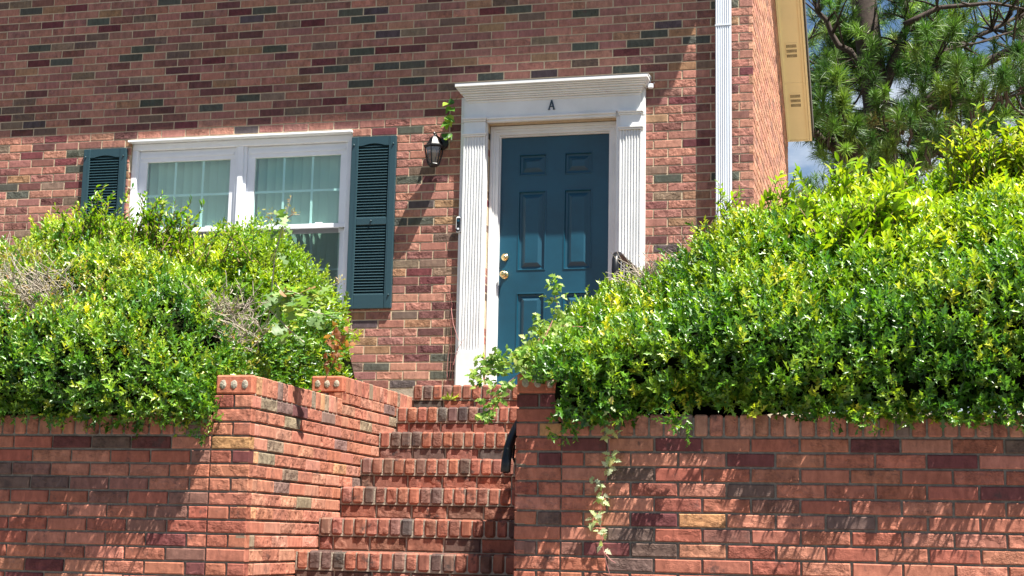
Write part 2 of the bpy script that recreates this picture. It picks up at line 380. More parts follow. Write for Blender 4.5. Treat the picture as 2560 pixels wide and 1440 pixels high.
# interior shell so that no light leaks through the window
mb = MB(); mb.box(-6.6, -3.8, 13.9, 13.95, 0.9, 4.2); mb.box(-6.6, -6.55, D+0.2, 13.9, 0.9, 4.2); mb.box(-3.85, -3.8, D+0.2, 13.9, 0.9, 4.2)
mb.box(-6.6, -3.8, D+0.2, 13.95, 4.2, 4.25); mb.box(-6.6, -3.8, D+0.2, 13.95, 0.85, 0.9)
mb.build('room', M['sill'], house)
# roof
mb = MB()
zr = lambda y: 4.20+0.60*(15.33-y)
yr = 11.75; zpk = zr(yr); ef = 10.68; zef = 5.455
prof = [(15.33, zr(15.33)), (yr, zpk), (ef, zef), (ef, zef+0.16), (yr, zpk+0.20), (15.35, zr(15.35)+0.17)]
mb.prism(prof, 'x', -12.5, -0.730); roof = mb.build('roof', M['roof'], house)
mb = MB(); mb.box(-12.5, -0.80, ef, HD, zef-0.045, zef-0.012); mb.box(-12.5, -0.80, ef-0.02, ef, zef-0.05, zef+0.14, 0.003); mb.build('eave', M['white'], roof)
# rake soffit (beige) with its two vents
mb = MB(); s0, s1 = 15.16, 11.78; zz = lambda y: ztop(y)+0.0
mb.prism([(s0, zz(s0)), (s1, zz(s1)), (s1, zz(s1)+0.03), (s0, zz(s0)+0.03)], 'x', -0.974, -0.752)
mb.prism([(s0-0.001, zz(s0)-0.014), (s1, zz(s1)-0.014), (s1, zz(s1)-0.001), (s0-0.001, zz(s0)-0.001)], 'x', -0.972, -0.952)
mb.prism([(s0-0.001, zz(s0)-0.010), (s1, zz(s1)-0.010), (s1, zz(s1)-0.001), (s0-0.001, zz(s0)-0.001)], 'x', -0.775, -0.755)
for yy in (12.6, 13.55, 14.5):
    mb.prism([(yy, zz(yy)-0.004), (yy+0.012, zz(yy+0.012)-0.004), (yy+0.012, zz(yy+0.012)-0.001), (yy, zz(yy)-0.001)], 'x', -0.95, -0.776)
soff = mb.build('soffit', M['cream'], house)
mb = MB(); mb.prism([(s0+0.004, zz(s0)-0.02), (s1, zz(s1)-0.02), (s1, zz(s1)+0.16), (s0+0.004, zz(s0)+0.16)], 'x', -0.750, -0.730); mb.box(-0.975, -0.732, s0+0.005, s0+0.03, zz(s0)-0.012, zz(s0)+0.22); mb.build('fascia', M['cream'], soff)
mb = MB(); mb.prism([(s0+0.0, zz(s0)+0.02), (s1, zz(s1)+0.02), (s1, zz(s1)+0.18), (s0+0.0, zz(s0)+0.18)], 'x', -0.729, -0.712); mb.build('roof_edge', M['roof'], roof)
for yc in (14.15, 14.70):
    mb = MB()
    mb.prism([(yc-0.085, zz(yc-0.085)-0.004), (yc+0.085, zz(yc+0.085)-0.004), (yc+0.085, zz(yc+0.085)-0.0005), (yc-0.085, zz(yc-0.085)-0.0005)], 'x', -0.915, -0.805)
    vt = mb.build('soffit_vent', M['cream'], house)
    mb = MB()
    for i, j in [(i, j) for i in (-1, 0, 1) for j in range(9)]:
            a = yc+i*0.052-0.016; b = a+0.032; x0 = -0.908+j*0.0108
            mb.prism([(a, zz(a)-0.0055), (b, zz(b)-0.0055), (b, zz(b)-0.0045), (a, zz(a)-0.0045)], 'x', x0, x0+0.0062)
    mb.build('slots', M['dark'], vt)

# window --------------------------------------------------------------
def rectframe(mb, x0, x1, z0, z1, y0, y1, w, bev=0.003, wt=None, wb=None):
    wt = wt or w; wb = wb or w
    mb.box(x0, x1, y0, y1, z1-wt, z1, bev); mb.box(x0, x1, y0, y1, z0, z0+wb, bev)
    mb.box(x0, x0+w, y0+0.0006, y1, z0+wb, z1-wt, bev); mb.box(x1-w, x1, y0+0.0006, y1, z0+wb, z1-wt, bev)
win = MB(); rectframe(win, WIN[0]+0.002, WIN[1]-0.004, WIN[2]+0.003, WIN[3]-0.012, HD+0.040, HD+0.14, 0.052, 0.004, 0.055, 0.06)
win.box(WIN[0]-0.004, WIN[1]+0.004, HD-0.038, HD+0.10, WIN[3]-0.011, WIN[3]+0.004, 0.002)
win.box(-5.205, -5.105, HD+0.062, HD+0.14, 1.80, 3.14, 0.004); win.box(-5.178, -5.132, HD+0.046, HD+0.07, 1.80, 3.138, 0.003)
win.box(WIN[0]+0.004, WIN[1]-0.004, HD-0.010, HD+0.10, 1.742, 1.765, 0.003)
frame = win.build('window', M['vinyl'], house)
for k, (xa, xb, ga, gb) in enumerate(((-6.086, -5.205, -6.007, -5.259), (-5.105, -4.229, -5.037, -4.294))):
    up = MB(); w1 = ga-xa; w2 = xb-gb
    y0 = HD+0.080
    up.box(xa, ga, y0, y0+0.035, 2.437, 3.138, 0.003); up.box(gb, xb, y0, y0+0.035, 2.437, 3.138, 0.003)
    up.box(xa, xb, y0-0.002, y0+0.035, 3.041, 3.137, 0.003); up.box(xa, xb, y0-0.004, y0+0.035, 2.437, 2.474, 0.003)
    up.box(xa+0.02, xb-0.02, y0-0.010, y0-0.003, 3.075, 3.10, 0.002)
    o = up.build('upper_sash', M['vinyl'], frame)
    mu = MB()
    for q in (1, 2):
        xm = ga+(gb-ga)*q/3; mu.box(xm-0.009, xm+0.009, y0+0.024, y0+0.030, 2.474, 3.041)
    mu.box(ga, gb, y0+0.0235, y0+0.0305, 2.748, 2.766)
    mu.build('muntin', M['vinyl'], frame)
    g = MB(); g.box(ga, gb, y0+0.018, y0+0.021, 2.474, 3.041); g.build('glass', M['glass'], frame)
    lo = MB(); y1 = HD+0.119
    lo.box(xa, ga, y1, y1+0.03, 1.80, 2.437, 0.003); lo.box(gb, xb, y1, y1+0.03, 1.80, 2.437, 0.003)
    lo.box(xa, xb, y1-0.001, y1+0.03, 2.405, 2.445, 0.003); lo.box(xa, xb, y1-0.001, y1+0.03, 1.80, 1.86, 0.003)
    for q in (1, 2):
        xm = ga+(gb-ga)*q/3; lo.box(xm-0.009, xm+0.009, y1+0.020, y1+0.026, 1.86, 2.405)
    lo.box(ga, gb, y1+0.0195, y1+0.0265, 2.10, 2.118)
    lo.build('lower_sash', M['vinyl'], frame)
    g = MB(); g.box(ga, gb, y1+0.014, y1+0.017, 1.86, 2.405); g.build('glass', M['glass'], frame)
    g = MB(); g.box(ga, gb, y0+0.012, y0+0.014, 1.80, 2.437); g.build('insect_screen', M['screen'], frame)
    for xx in (ga+0.17, gb-0.17): la = MB(); la.box(xx-0.03, xx+0.03, y0+0.004, y0+0.016, 2.4745, 2.486, 0.003); la.build('latch', M['vinyl'], frame)
    bl = MB(); xx = xa-0.01
    while xx < xb+0.02:
        sl = 0.030; n = 5; vs = []
        for i in range(n+1):
            tt = i/n; X = xx+0.088*tt; Yb = HD+0.160+sl*tt+0.008*math.sin(math.pi*tt)
            vs += [(X, Yb, 1.66), (X, Yb, 3.17)]
        bl.add(vs, [(2*i, 2*i+2, 2*i+3, 2*i+1) for i in range(n)]); xx += 0.0775
    bl.build('vertical_blind', M['blind'], frame)

# shutters ------------------------------------------------------------
def shutter(x0, x1, lab):
    z0, z1 = 1.757, 3.148; y0, y1 = HD-0.034, HD-0.002; sw = 0.060
    rt = thing('shutter', None, None, (x0, HD, z0)); rt.parent = house; rt.location = Vector((x0, HD, z0))-Vector(house.location); rt['label'] = lab
    m = MB()
    for a, b in ((x0, x0+sw), (x1-sw, x1)):
        m.box(a, b, y0, y1, z0, z1, 0.003); 
    m.box(x0+0.040, x0+0.046, y0-0.0015, y0+0.004, z0+0.005, z1-0.005); m.box(x1-0.046, x1-0.040, y0-0.0015, y0+0.004, z0+0.005, z1-0.005)
    m.box(x0+sw, x1-sw, y0+0.003, y1, z0, z0+0.112, 0.003); zmid = 2.427
    m.box(x0+sw, x1-sw, y0+0.003, y1, zmid, zmid+0.057, 0.003)
    n = 14; prof = [(x0+sw, z1-0.0), (x1-sw, z1-0.0)]
    for i in range(n+1):
        t = i/n; X = x1-sw+(x0-x1+2*sw)*t; b = z1-0.075+0.018*max(0, math.sin(math.pi*(t-0.12)/0.76) if 0.12 < t < 0.88 else 0)
        prof.append((X, b))
    m.prism(prof, 'y', y0+0.003, y1)
    m.build('shutter_frame', M['shutter'], rt)
    for a, b in ((z0+0.112, zmid), (zmid+0.057, z1-0.052)):
        m = MB(); z = a+0.004
        while z < b+0.012:
            m.prism([(y0+0.006, z-0.002), (y0+0.0085, z-0.0035), (y1-0.006, z+0.0150), (y1-0.009, z+0.0165)], 'x', x0+sw-0.002, x1-sw+0.002); z += 0.0232
        m.box(x0+sw-0.002, x1-sw+0.002, y1-0.004, y1-0.001, a, b)
        m.build('louver_panel', M['shutter'], rt)
    for sx, sz in ((x0+0.022, z1-0.068), (x1-0.022, z1-0.068), (x0+0.022, z0+0.105), (x1-0.022, z0+0.105), ((x0+x1)/2, zmid+0.030)):
        m = MB(); m.lathe([(0.0075, -0.002), (0.0085, 0.003), (0.007, 0.008), (0.003, 0.011)], (sx, y0, sz), 8, axis='y'); m.build('fastener', M['shutter'], rt, True)
shutter(-6.540, -6.150, 'dark green louvered shutter left of the window')
shutter(-4.163, -3.788, 'dark green louvered shutter between the window and the door')

# door surround -------------------------------------------------------
sur = MB()
for a, b in ((-3.256, -3.043), (-2.016, -1.790)): sur.box(a, b, HD-0.028, HD+0.02, 1.00, 3.22, 0.003)
sur.box(-3.256, -1.790, HD-0.030, HD+0.02, 3.2205, 3.43, 0.002)
surround = sur.build('door_surround', M['white'], house)
fz = MB(); fz.box(-3.228, -1.820, HD-0.050, HD-0.031, 3.2555, 3.43, 0.002); fz.build('frieze', M['white'], surround)
cr = MB()
steps_ = [(3.375, 3.392, 0.060, 0.0), (3.392, 3.405, 0.078, 0.012), (3.405, 3.418, 0.092, 0.018), (3.418, 3.436, 0.104, 0.028), (3.436, 3.450, 0.125, 0.045), (3.450, 3.462, 0.142, 0.055), (3.462, 3.474, 0.158, 0.064), (3.474, 3.503, 0.180, 0.072)]
for a, b, p, e in steps_:
    cr.box(-3.200-e, -1.825+e, HD-p, HD+0.015, a+0.0004, b, 0.0035)
cr.add([(-3.275, HD-0.182, 3.5035), (-1.75, HD-0.182, 3.5035), (-1.75, HD+0.01, 3.530), (-3.275, HD+0.01, 3.530), (-3.275, HD+0.01, 3.5), (-1.75, HD+0.01, 3.5)], [(0, 1, 2, 3), (1, 5, 2), (0, 3, 4)])
cr.build('cornice', M['white'], surround)
bd = MB()
bd.box(-3.041, -2.018, HD-0.045, HD-0.005, 3.215, 3.2545, 0.003); bd.box(-3.045, -2.014, HD-0.060, HD-0.046, 3.236, 3.2535, 0.003)
bd.build('head_band', M['white'], surround)
for xa, xb in ((-3.222, -3.052), (-1.982, -1.816)):
    p = MB(); w = xb-xa; prof = [(xa, HD-0.029), (xa, HD-0.058)]; n = 7; fw = w/(n+0.6); x = xa+fw*0.32
    for i in range(n):
        g0, g1 = x+fw*0.14, x+fw*0.86
        for k in range(7):
            a = math.pi*k/6; prof.append(((g0+g1)/2-(g1-g0)/2*math.cos(a), HD-0.058+0.010*math.sin(a)))
        x += fw
    prof += [(xb, HD-0.058), (xb, HD-0.029)]
    p.prism(prof[::-1], 'z', 1.41, 3.100)
    p.box(xa-0.002, xb+0.002, HD-0.056, HD-0.029, 3.128, 3.222, 0.002)
    pil = p.build('pilaster', M['white'], surround)
    c = MB()
    c.box(xa-0.008, xb+0.008, HD-0.068, HD-0.029, 3.101, 3.114, 0.003); c.box(xa-0.014, xb+0.014, HD-0.076, HD-0.029, 3.1145, 3.1275, 0.003)
    c.box(xa-0.008, xb+0.008, HD-0.068, HD-0.031, 3.2225, 3.236, 0.003); c.box(xa-0.014, xb+0.014, HD-0.078, HD-0.031, 3.2365, 3.2545, 0.003)
    c.build('capital', M['white'], surround)
    b = MB(); b.box(xa-0.014, xb-0.002, HD-0.074, HD-0.029, 1.00, 1.409, 0.003); b.build('plinth', M['white'], surround)
# number plate letter A
def strut(mb, a, b, w, y0, y1):
    a = Vector((a[0], 0, a[1])); b = Vector((b[0], 0, b[1])); d = (b-a).normalized(); n = Vector((d.z, 0, -d.x))*w/2
    q = [a-n, b-n, b+n, a+n]; mb.prism([(p.x, p.z) for p in q], 'y', y0, y1)
A = MB(); cx = -2.522; zb = 3.290; y0, y1 = HD-0.058, HD-0.0505
strut(A, (cx-0.020, zb+0.002), (cx+0.001, zb+0.076), 0.009, y0, y1); strut(A, (cx+0.021, zb+0.002), (cx+0.001, zb+0.076), 0.011, y0-0.0008, y1)
strut(A, (cx-0.014, zb+0.026), (cx+0.015, zb+0.026), 0.007, y0+0.0008, y1); strut(A, (cx-0.028, zb+0.002), (cx-0.011, zb+0.002), 0.004, y0-0.0004, y1); strut(A, (cx+0.011, zb+0.002), (cx+0.029, zb+0.002), 0.004, y0-0.0012, y1)
A.build('letter', M['letter'], surround)
# door frame, door, hardware
df = MB()
z1 = 3.205
for (a, b, e, y) in ((-3.0405, -3.018, 0, 0.070), (-3.0178, -2.998, 0.0, 0.080), (-2.9978, -2.972, 0.0, 0.086), (-2.9718, -2.962, 0, 0.105)):
    df.box(a, b, HD+y, HD+0.19, 1.10, z1-(a+3.0405)*0.98, 0.002)
    df.box(-5.056-b, -5.056-a, HD+y, HD+0.19, 1.10, z1-(a+3.0405)*0.98, 0.002)
for (a, b, y) in ((3.186, 3.210, 0.070), (3.166, 3.186, 0.080), (3.140, 3.166, 0.086), (3.129, 3.140, 0.105)):
    df.box(-3.040, -2.016, HD+y-0.0012, HD+0.19, a+0.0003, b, 0.002)
df.box(-3.03, -2.03, HD+0.05, HD+0.19, 1.085, 1.118, 0.003)
df.build('door_frame', M['white'], house)
dr = MB(); x0, x1, z0, z1 = -2.962, -2.094, 1.119, 3.129; yf = HD+0.130
ops = []
for a, b in ((-2.818, -2.592), (-2.452, -2.228)):
    for c, d in ((2.815, 2.990), (2.058, 2.694), (1.30, 1.884)): ops.append((a, b, c, d))
xs = sorted({x0, x1, *[o[0] for o in ops], *[o[1] for o in ops]}); zs_ = sorted({z0, z1, *[o[2] for o in ops], *[o[3] for o in ops]})
for i in range(len(xs)-1):
    for j in range(len(zs_)-1):
        cx_, cz_ = (xs[i]+xs[i+1])/2, (zs_[j]+zs_[j+1])/2
        if any(o[0] < cx_ < o[1] and o[2] < cz_ < o[3] for o in ops): continue
        a, b, c, d = xs[i], xs[i+1], zs_[j], zs_[j+1]
        dr.add([(a, yf, c), (b, yf, c), (b, yf, d), (a, yf, d)], [(0, 1, 2, 3)])
dr.box(x0, x1, yf+0.018, yf+0.045, z0, z1)
door = dr.build('door', M['door'], house)
for a, b, c, d in ops:
    m = MB(); prof = [(0.0, -0.0035), (0.008, -0.005), (0.014, 0.010), (0.028, 0.013), (0.034, 0.011), (0.062, -0.004)]
    ring = []
    for e, y in prof: ring += [(a+e, yf+y, c+e), (b-e, yf+y, c+e), (b-e, yf+y, d-e), (a+e, yf+y, d-e)]
    F = [(4*k+i, 4*k+(i+1) % 4, 4*k+4+(i+1) % 4, 4*k+4+i) for k in range(len(prof)-1) for i in range(4)] + [tuple(4*(len(prof)-1)+i for i in range(4))]
    F += [(i, 4*len(prof)+i, 4*len(prof)+(i+1) % 4, (i+1) % 4) for i in range(4)]
    ring += [(a, yf+0.02, c), (b, yf+0.02, c), (b, yf+0.02, d), (a, yf+0.02, d)]
    m.add(ring, F); m.build('panel', M['door'], door)
for z, kn in ((2.026, True), (2.166, False)):
    m = MB(); c = (-2.915, yf, z)
    if kn: m.lathe([(0.032, -0.001), (0.032, 0.004), (0.026, 0.009), (0.012, 0.012), (0.011, 0.030), (0.020, 0.036), (0.027, 0.046), (0.028, 0.056), (0.022, 0.066), (0.010, 0.071)], c, 20, axis='y')
    else: m.lathe([(0.030, -0.001), (0.030, 0.010), (0.027, 0.016), (0.017, 0.018), (0.016, 0.026), (0.004, 0.027)], c, 20, axis='y')
    m.build('door_knob' if kn else 'deadbolt', M['brass'], door, True)
# downspout
m = MB(); xa, xb = -1.247, -1.132; y0 = HD-0.105; prof = [(xa, HD-0.030), (xa, y0+0.006), (xa+0.005, y0)]
n = 6; w = (xb-xa-0.016)/n; x = xa+0.008
for i in range(n):
    prof += [(x+w*0.10, y0), (x+w*0.25, y0+0.004), (x+w*0.75, y0+0.004), (x+w*0.90, y0)]; x += w
prof += [(xb-0.005, y0), (xb, y0+0.006), (xb, HD-0.030)]
m.prism(prof[::-1], 'z', 0.95, 5.4); ds = m.build('downspout', M['gutterwhite'], house)
m = MB(); m.box(xa-0.002, xb+0.002, y0-0.0025, HD-0.03, 3.870, 3.878); m.build('strap', M['gutterwhite'], ds)

# ================================================================ fixtures on the wall
lamp = thing('wall_lantern', 'black lantern with rippled glass on the bricks between the right shutter and the door', 'wall lamp', (-3.414, HD, 3.0))
m = MB(); m.lathe([(0.050, -0.001), (0.050, 0.008), (0.040, 0.016), (0.018, 0.022)], (-3.412, HD-0.001, 3.068), 18, axis='y')
m.tube([(-3.412, HD-0.02, 3.068), (-3.418, HD-0.07, 3.095), (-3.430, HD-0.125, 3.108), (-3.437, HD-0.145, 3.098)], 0.008, 8)
m.build('bracket', M['black'], lamp, True)
c = (-3.438, HD-0.145, 0); n = 6
def ringp(r, z, ph=0): return [(c[0]+r*math.cos(math.pi/3*k+ph), c[1]+r*math.sin(math.pi/3*k+ph), z) for k in range(6)]
m = MB(); m.lathe([(0.083, 3.005), (0.085, 3.012), (0.062, 3.026), (0.046, 3.048), (0.034, 3.074), (0.022, 3.090), (0.012, 3.096), (0.006, 3.100), (0.005, 3.108), (0.010, 3.114), (0.010, 3.120), (0.003, 3.130)], (c[0], c[1], 0), 6); m.build('lamp_top', M['black'], lamp)
m = MB(); top = ringp(0.073, 3.008, math.pi/6); mid = ringp(0.066, 2.95, math.pi/6); bot = ringp(0.043, 2.865, math.pi/6)
for k in range(6): m.tube([top[k], mid[k], bot[k]], 0.0055, 5)
for rr, z in ((0.073, 3.004), (0.043, 2.866)):
    q = ringp(rr, z, math.pi/6); m.tube(q+[q[0]], 0.006, 5)
m.lathe([(0.006, 2.845), (0.030, 2.850), (0.043, 2.862), (0.043, 2.868)], (c[0], c[1], 0), 12)
m.build('lamp_cage', M['black'], lamp)
m = MB(); t2 = ringp(0.069, 3.005, math.pi/6); m2 = ringp(0.062, 2.95, math.pi/6); b2 = ringp(0.040, 2.868, math.pi/6)
m.add(t2+m2+b2, [(6+k, 6+(k+1) % 6, (k+1) % 6, k) for k in range(6)]+[(12+k, 12+(k+1) % 6, 6+(k+1) % 6, 6+k) for k in range(6)]); m.build('lamp_glass', M['lampglass'], lamp)
m = MB(); m.lathe([(0.010, 2.87), (0.010, 2.92), (0.020, 2.94), (0.024, 2.965), (0.014, 2.99), (0.004, 2.995)], (c[0], c[1], 0), 12); m.build('bulb', M['twig'], lamp, True)

bell = thing('doorbell', 'small black and white video doorbell on the left side of the white door trim', 'doorbell', (-3.249, HD-0.03, 2.40))
m = MB(); m.box(-3.270, -3.229, HD-0.050, HD-0.0285, 2.340, 2.466, 0.007); m.build('case', M['white'], bell, True)
m = MB(); m.box(-3.266, -3.235, HD-0.0535, HD-0.0495, 2.350, 2.456, 0.002); m.build('face', M['black'], bell)
m = MB(); m.lathe([(0.010, 0.0), (0.010, 0.003), (0.004, 0.0035)], (-3.250, HD-0.0533, 2.432), 14, axis='y'); m.build('camera_lens', M['door'], bell)
m = MB(); m.lathe([(0.008, 0.0), (0.008, 0.002), (0.002, 0.0025)], (-3.250, HD-0.0533, 2.368), 12, axis='y'); m.build('button', M['vinyl'], bell)
sens = thing('camera_mount', 'small white plastic mount on the right end of the white cornice', 'bracket', (-1.75, HD, 3.45))
m = MB(); m.box(-1.772, -1.728, HD-0.05, HD-0.02, 3.425, 3.462, 0.006); m.build('mount', M['vinyl'], sens)
m = MB(); m.tube([(-1.79, HD-0.03, 3.44), (-1.775, HD-0.035, 3.45), (-1.735, HD-0.035, 3.452), (-1.722, HD-0.03, 3.470), (-1.726, HD-0.012, 3.475)], 0.003, 5); m.build('cable', M['vinyl'], sens)

# ================================================================ RETAINING WALLS
WZ = 0.5018
def wrows(ra, rb): return [(r, WZ-r*CH-CH/2, WZ-r*CH+CH/2) for r in range(ra, rb)]
def rowlock_x(mb, xa, xb, y0, y1, z0, z1, tab, step=0.0683):
    n = max(1, round((xb-xa)/step)); w = (xb-xa)/n
    for i in range(n):
        a = xa+i*w+JT/2; b = xa+(i+1)*w-JT/2; dz = random.uniform(-0.0015, 0.0015); dy = random.uniform(-0.002, 0.002)
        mb.box(a, b, y0+dy, y1, z0, z1+dz, 0.006, 0, (*pick(tab), rugged()))
def rowlock_y(mb, x0, x1, ya, yb, z0, z1, tab, step=0.0675):
    n = max(1, round((yb-ya)/step)); w = (yb-ya)/n
    for i in range(n):
        a = ya+i*w+JT/2-0.002; b = ya+(i+1)*w-JT/2+0.002; dz = random.uniform(-0.0015, 0.0015); dx = random.uniform(-0.002, 0.002)
        mb.box(x0, x1+dx, a, b, z0, z1+dz, 0.006, 0, (*pick(tab), rugged()))
def cored_brick(parent, xa, xb, y0, z0, z1, n=3):
    m = MB(); m.box(xa, xb, y0, y0+0.055, z0, z1, 0.009, 0, (0.44, 0.15, 0.09, 0.25)); o = m.build('end_brick', M['rbrick'], parent)
    m = MB(); pit = (xb-xa)/(n+0.35)
    for i in range(n):
        cx = (xa+xb)/2+(i-(n-1)/2)*pit*0.98; cz = (z0+z1)/2+random.uniform(-.002, .002); v = [(cx, y0-0.006, cz)]; F = []
        for rr, yy in ((0.45, -0.005), (0.8, -0.003), (1.0, 0.001)):
            for k in range(12):
                a = 2*math.pi*k/12; q = rr*(1+random.uniform(-.05, .05)); v.append((cx+0.0185*q*math.cos(a), y0+yy+random.uniform(-.0012, .0012), cz+0.0235*q*math.sin(a)))
        F += [(0, 1+(k+1) % 12, 1+k) for k in range(12)]
        for q in (0, 1): F += [(1+12*q+k, 1+12*q+(k+1) % 12, 13+12*q+(k+1) % 12, 13+12*q+k) for k in range(12)]
        m.add(v, F)
    m.build('mortar_plug', M['smortar'], o)
LX = -4.3247-10*BL; RX = -1.4892
CL, CR = -3.035, -1.704       # inner faces of the two cheeks
T0, T1 = 0.766, 0.897
def side_wall(name, label, xo0, xo1, xin, phase):
    """one retaining wall with its stepped cheek beside the stairs"""
    lft = xin == CL
    rt = thing(name, label, 'retaining wall', (xin, WD, -1.49))
    # front wall
    m = MB(); bond(m, (0, WD, 0), X_, Z_, NY, xo0+(0 if lft else 0.006), xo1-(0.006 if lft else 0), wrows(1, 30), phase+BL/2, RCOL, depth=0.05, ch=0.0045)
    px0, px1 = (xo1, CL) if lft else (CR, xo0)
    bond(m, (0, WD, 0), X_, Z_, NY, px0, px1, wrows(-2, 30), phase+BL/2, RCOL, depth=0.05, ch=0.0045)
    wl = m.build('wall', M['rbrick'], rt)
    m = MB(); a, b = (xo0, CL-0.009) if lft else (CR+0.009, xo1)
    m.box(a, b, WD+0.012, WD+0.19, -1.6, 0.466); m.build('mortar', M['rmortar'], wl)
    # front coping
    m = MB(); rowlock_x(m, xo0, xo1, WD-0.001, WD+0.20, 0.474, 0.571, CCOL[:3]+CCOL[4:5]); co = m.build('coping', M['rbrick'], rt)
    m = MB(); m.box(xo0, xo1, WD+0.010, WD+0.19, 0.466, 0.558); m.build('mortar', M['rmortar'], co)
    # cheek
    m = MB()
    if lft:
        bond(m, (CL, 0, 0), Y_, Z_, X_, WD+0.002, 9.64, wrows(0, 30), 7.139-0.105*1, CCOL, pl=0.2095, depth=0.05, ch=0.0045, jx=0.006)
        bond(m, (CL, 0, 0), Y_, Z_, X_, WD+0.002, 8.18, wrows(-2, 0), 7.139-0.105, CCOL, pl=0.2095, depth=0.05, ch=0.0045, jx=0.006)
        bond(m, (CL, 0, 0), Y_, Z_, X_, 8.181, 9.64, wrows(-4, 0), 7.139-0.105, CCOL, pl=0.2095, depth=0.05, ch=0.0045, jx=0.006)
        xa, xb = -3.232, CL; out = -3.228
        bond(m, (0, 8.185, 0), X_, Z_, NY, xa, xb, wrows(-4, -2), -3.13, RCOL, depth=0.05, ch=0.0045)
        mx0, mx1 = xa+0.004, CL-0.013
    else:
        bond(m, (CR, 0, 0), Y_, Z_, (-1, 0, 0), WD+0.002, 9.64, wrows(0, 30), 7.139-0.105, CCOL, pl=0.2095, depth=0.05, ch=0.0045, jx=0.006)
        xa, xb = CR, -1.502; mx0, mx1 = CR+0.009, -1.506
        bond(m, (0, 8.185, 0), X_, Z_, NY, xa, xb, wrows(-4, -2), CR, RCOL, depth=0.05, ch=0.0045)
    ck = m.build('cheek', M['rbrick'], rt)
    m = MB(); m.box(mx0, mx1, WD+0.0125, 9.64, -1.6, 0.665); m.box(mx0, mx1, 8.194, 9.64, 0.66, 0.797); m.build('mortar', M['rmortar'], ck)
    for (ya, yb, zt) in ((WD, 8.18, T0), (8.182, 9.64, T1)):
        m = MB(); rowlock_y(m, xa, xb, ya+0.058, yb, zt-0.095, zt, CCOL); cp = m.build('cheek_coping', M['rbrick'], rt)
        m = MB(); m.box(xa+0.006, xb-0.007, ya+0.02, yb-0.004, zt-0.103, zt-0.010); m.build('mortar', M['smortar'], cp)
        cored_brick(cp, xa, xb, ya-0.001, zt-0.095, zt)
    return rt
side_wall('retaining_wall', 'red brick retaining wall with pier left of the steps, topped by a row of upright bricks', -9.5, -3.2389, CL, LX)
side_wall('retaining_wall', 'red brick retaining wall with pier right of the steps, a pale vine hanging down it', RX, 6.0, CR, RX-10*BL)
# crack in the right wall
# ================================================================ STEPS
stp = thing('brick_steps', 'red brick steps with worn stained edges climbing between the two retaining walls', 'steps', ((CL+CR)/2, 7.2, -1.49))
RISE = 0.1772; RUN = 0.3172
for k in range(-8, 7):
    top = -0.082+RISE*k; yf = 7.557+RUN*k
    land = k == 6
    if land: top = 0.975; yf = 9.46
    m = MB(); x = CL+0.006; n = 20; w = (CR-CL-0.012)/n
    for i in range(n):
        a = x+i*w+0.0032; b = x+(i+1)*w-0.0032
        m.box(a, b, yf+random.uniform(-.004, .003), yf+0.20, top-0.096+random.uniform(-.002, .002), top+random.uniform(-.003, .001), 0.011, 0, (*pick(SCOL), random.choice([0.3, 0.8, 1.2])))
    nose = m.build('tread', M['sbrick'], stp)
    m = MB(); m.box(CL+0.002, CR-0.002, yf+0.010, yf+0.205, top-0.10, top-0.008); m.build('mortar', M['smortar'], nose)
    m = MB(); bond(m, (0, yf+0.012, 0), X_, Z_, NY, CL+0.006, CR-0.002, [(k, top-RISE-0.001, top-0.098)], CL+0.006 if k % 2 == 0 else CL-0.02, SCOL, depth=0.06, ch=0.007, pl=0.2075)
    rs = m.build('riser', M['sbrick'], stp)
    m = MB(); m.box(CL+0.001, CR-0.001, yf+0.022, yf+0.20, top-RISE-0.012, top-0.097); m.build('mortar', M['smortar'], rs)
    m = MB()
    back = 11.225 if land else yf+RUN+0.012
    yy = yf+0.206
    while yy < back:
        y2 = min(yy+0.1, back) if not land else min(yy+0.2, back); rowlock = []
        xx = CL+0.006; 
        while xx < CR-0.02:
            m.box(xx+.004, min(xx+0.209, CR)-.004, yy+.004, y2-.004, top-0.05, top+random.uniform(-.003, 0), 0.004, 0, (*pick(SCOL), 0.5)); xx += 0.2095
        yy = y2
    m.box(CL+0.001, CR-0.001, yf+0.205, back, top-0.3, top-0.007, 0, 1)
    m.build('tread_back', [M['sbrick'], M['smortar']], stp)
# low brick landing in front of the door, wider than the steps
m = MB(); m.box(-3.6, -1.0, 9.64, HD+0.02, 0.2, 0.966); 
m.build('landing', M['smortar'], stp)
m = MB(); rowlock_x(m, -3.04, -1.70, 11.03, 11.232, 1.00, 1.098, SCOL); rowlock_x(m, -3.04, -1.70, 10.82, 11.02, 0.975, 1.06, SCOL); m.build('threshold', M['sbrick'], stp)

# ================================================================ HANDRAIL
hr = thing('handrail', 'black iron handrail at the right edge of the steps, low curled end beside the pier', 'handrail', (-1.752, 7.2, -0.2))
hx = -1.752
def railprof(mb, pts, w=0.045, t=0.016):
    P = [Vector(p) for p in pts]; N = len(P); rings = []
    prof = [(-w/2, -t*0.6), (-w/2, t*0.1), (-w*0.36, t*0.75), (0, t), (w*0.36, t*0.75), (w/2, t*0.1), (w/2, -t*0.6), (w*0.30, -t*0.6), (w*0.28, -t*1.3), (-w*0.28, -t*1.3), (-w*0.30, -t*0.6)]
    for i, p in enumerate(P):
        d = (P[min(i+1, N-1)]-P[max(i-1, 0)]).normalized(); up = Vector((1, 0, 0)).cross(d); up = up if up.z > 0 or abs(d.z) > 0.9 else -up
        if abs(d.z) > 0.9 and up.y > 0: up = -up
        rings.append([p+Vector((a, 0, 0))+up*b for a, b in prof])
    n = len(prof); mb.add([v for r in rings for v in r], [(i*n+k, i*n+(k+1) % n, (i+1)*n+(k+1) % n, (i+1)*n+k) for i in range(N-1) for k in range(n)]+[tuple(range(n))[::-1], tuple(range((N-1)*n, N*n))])
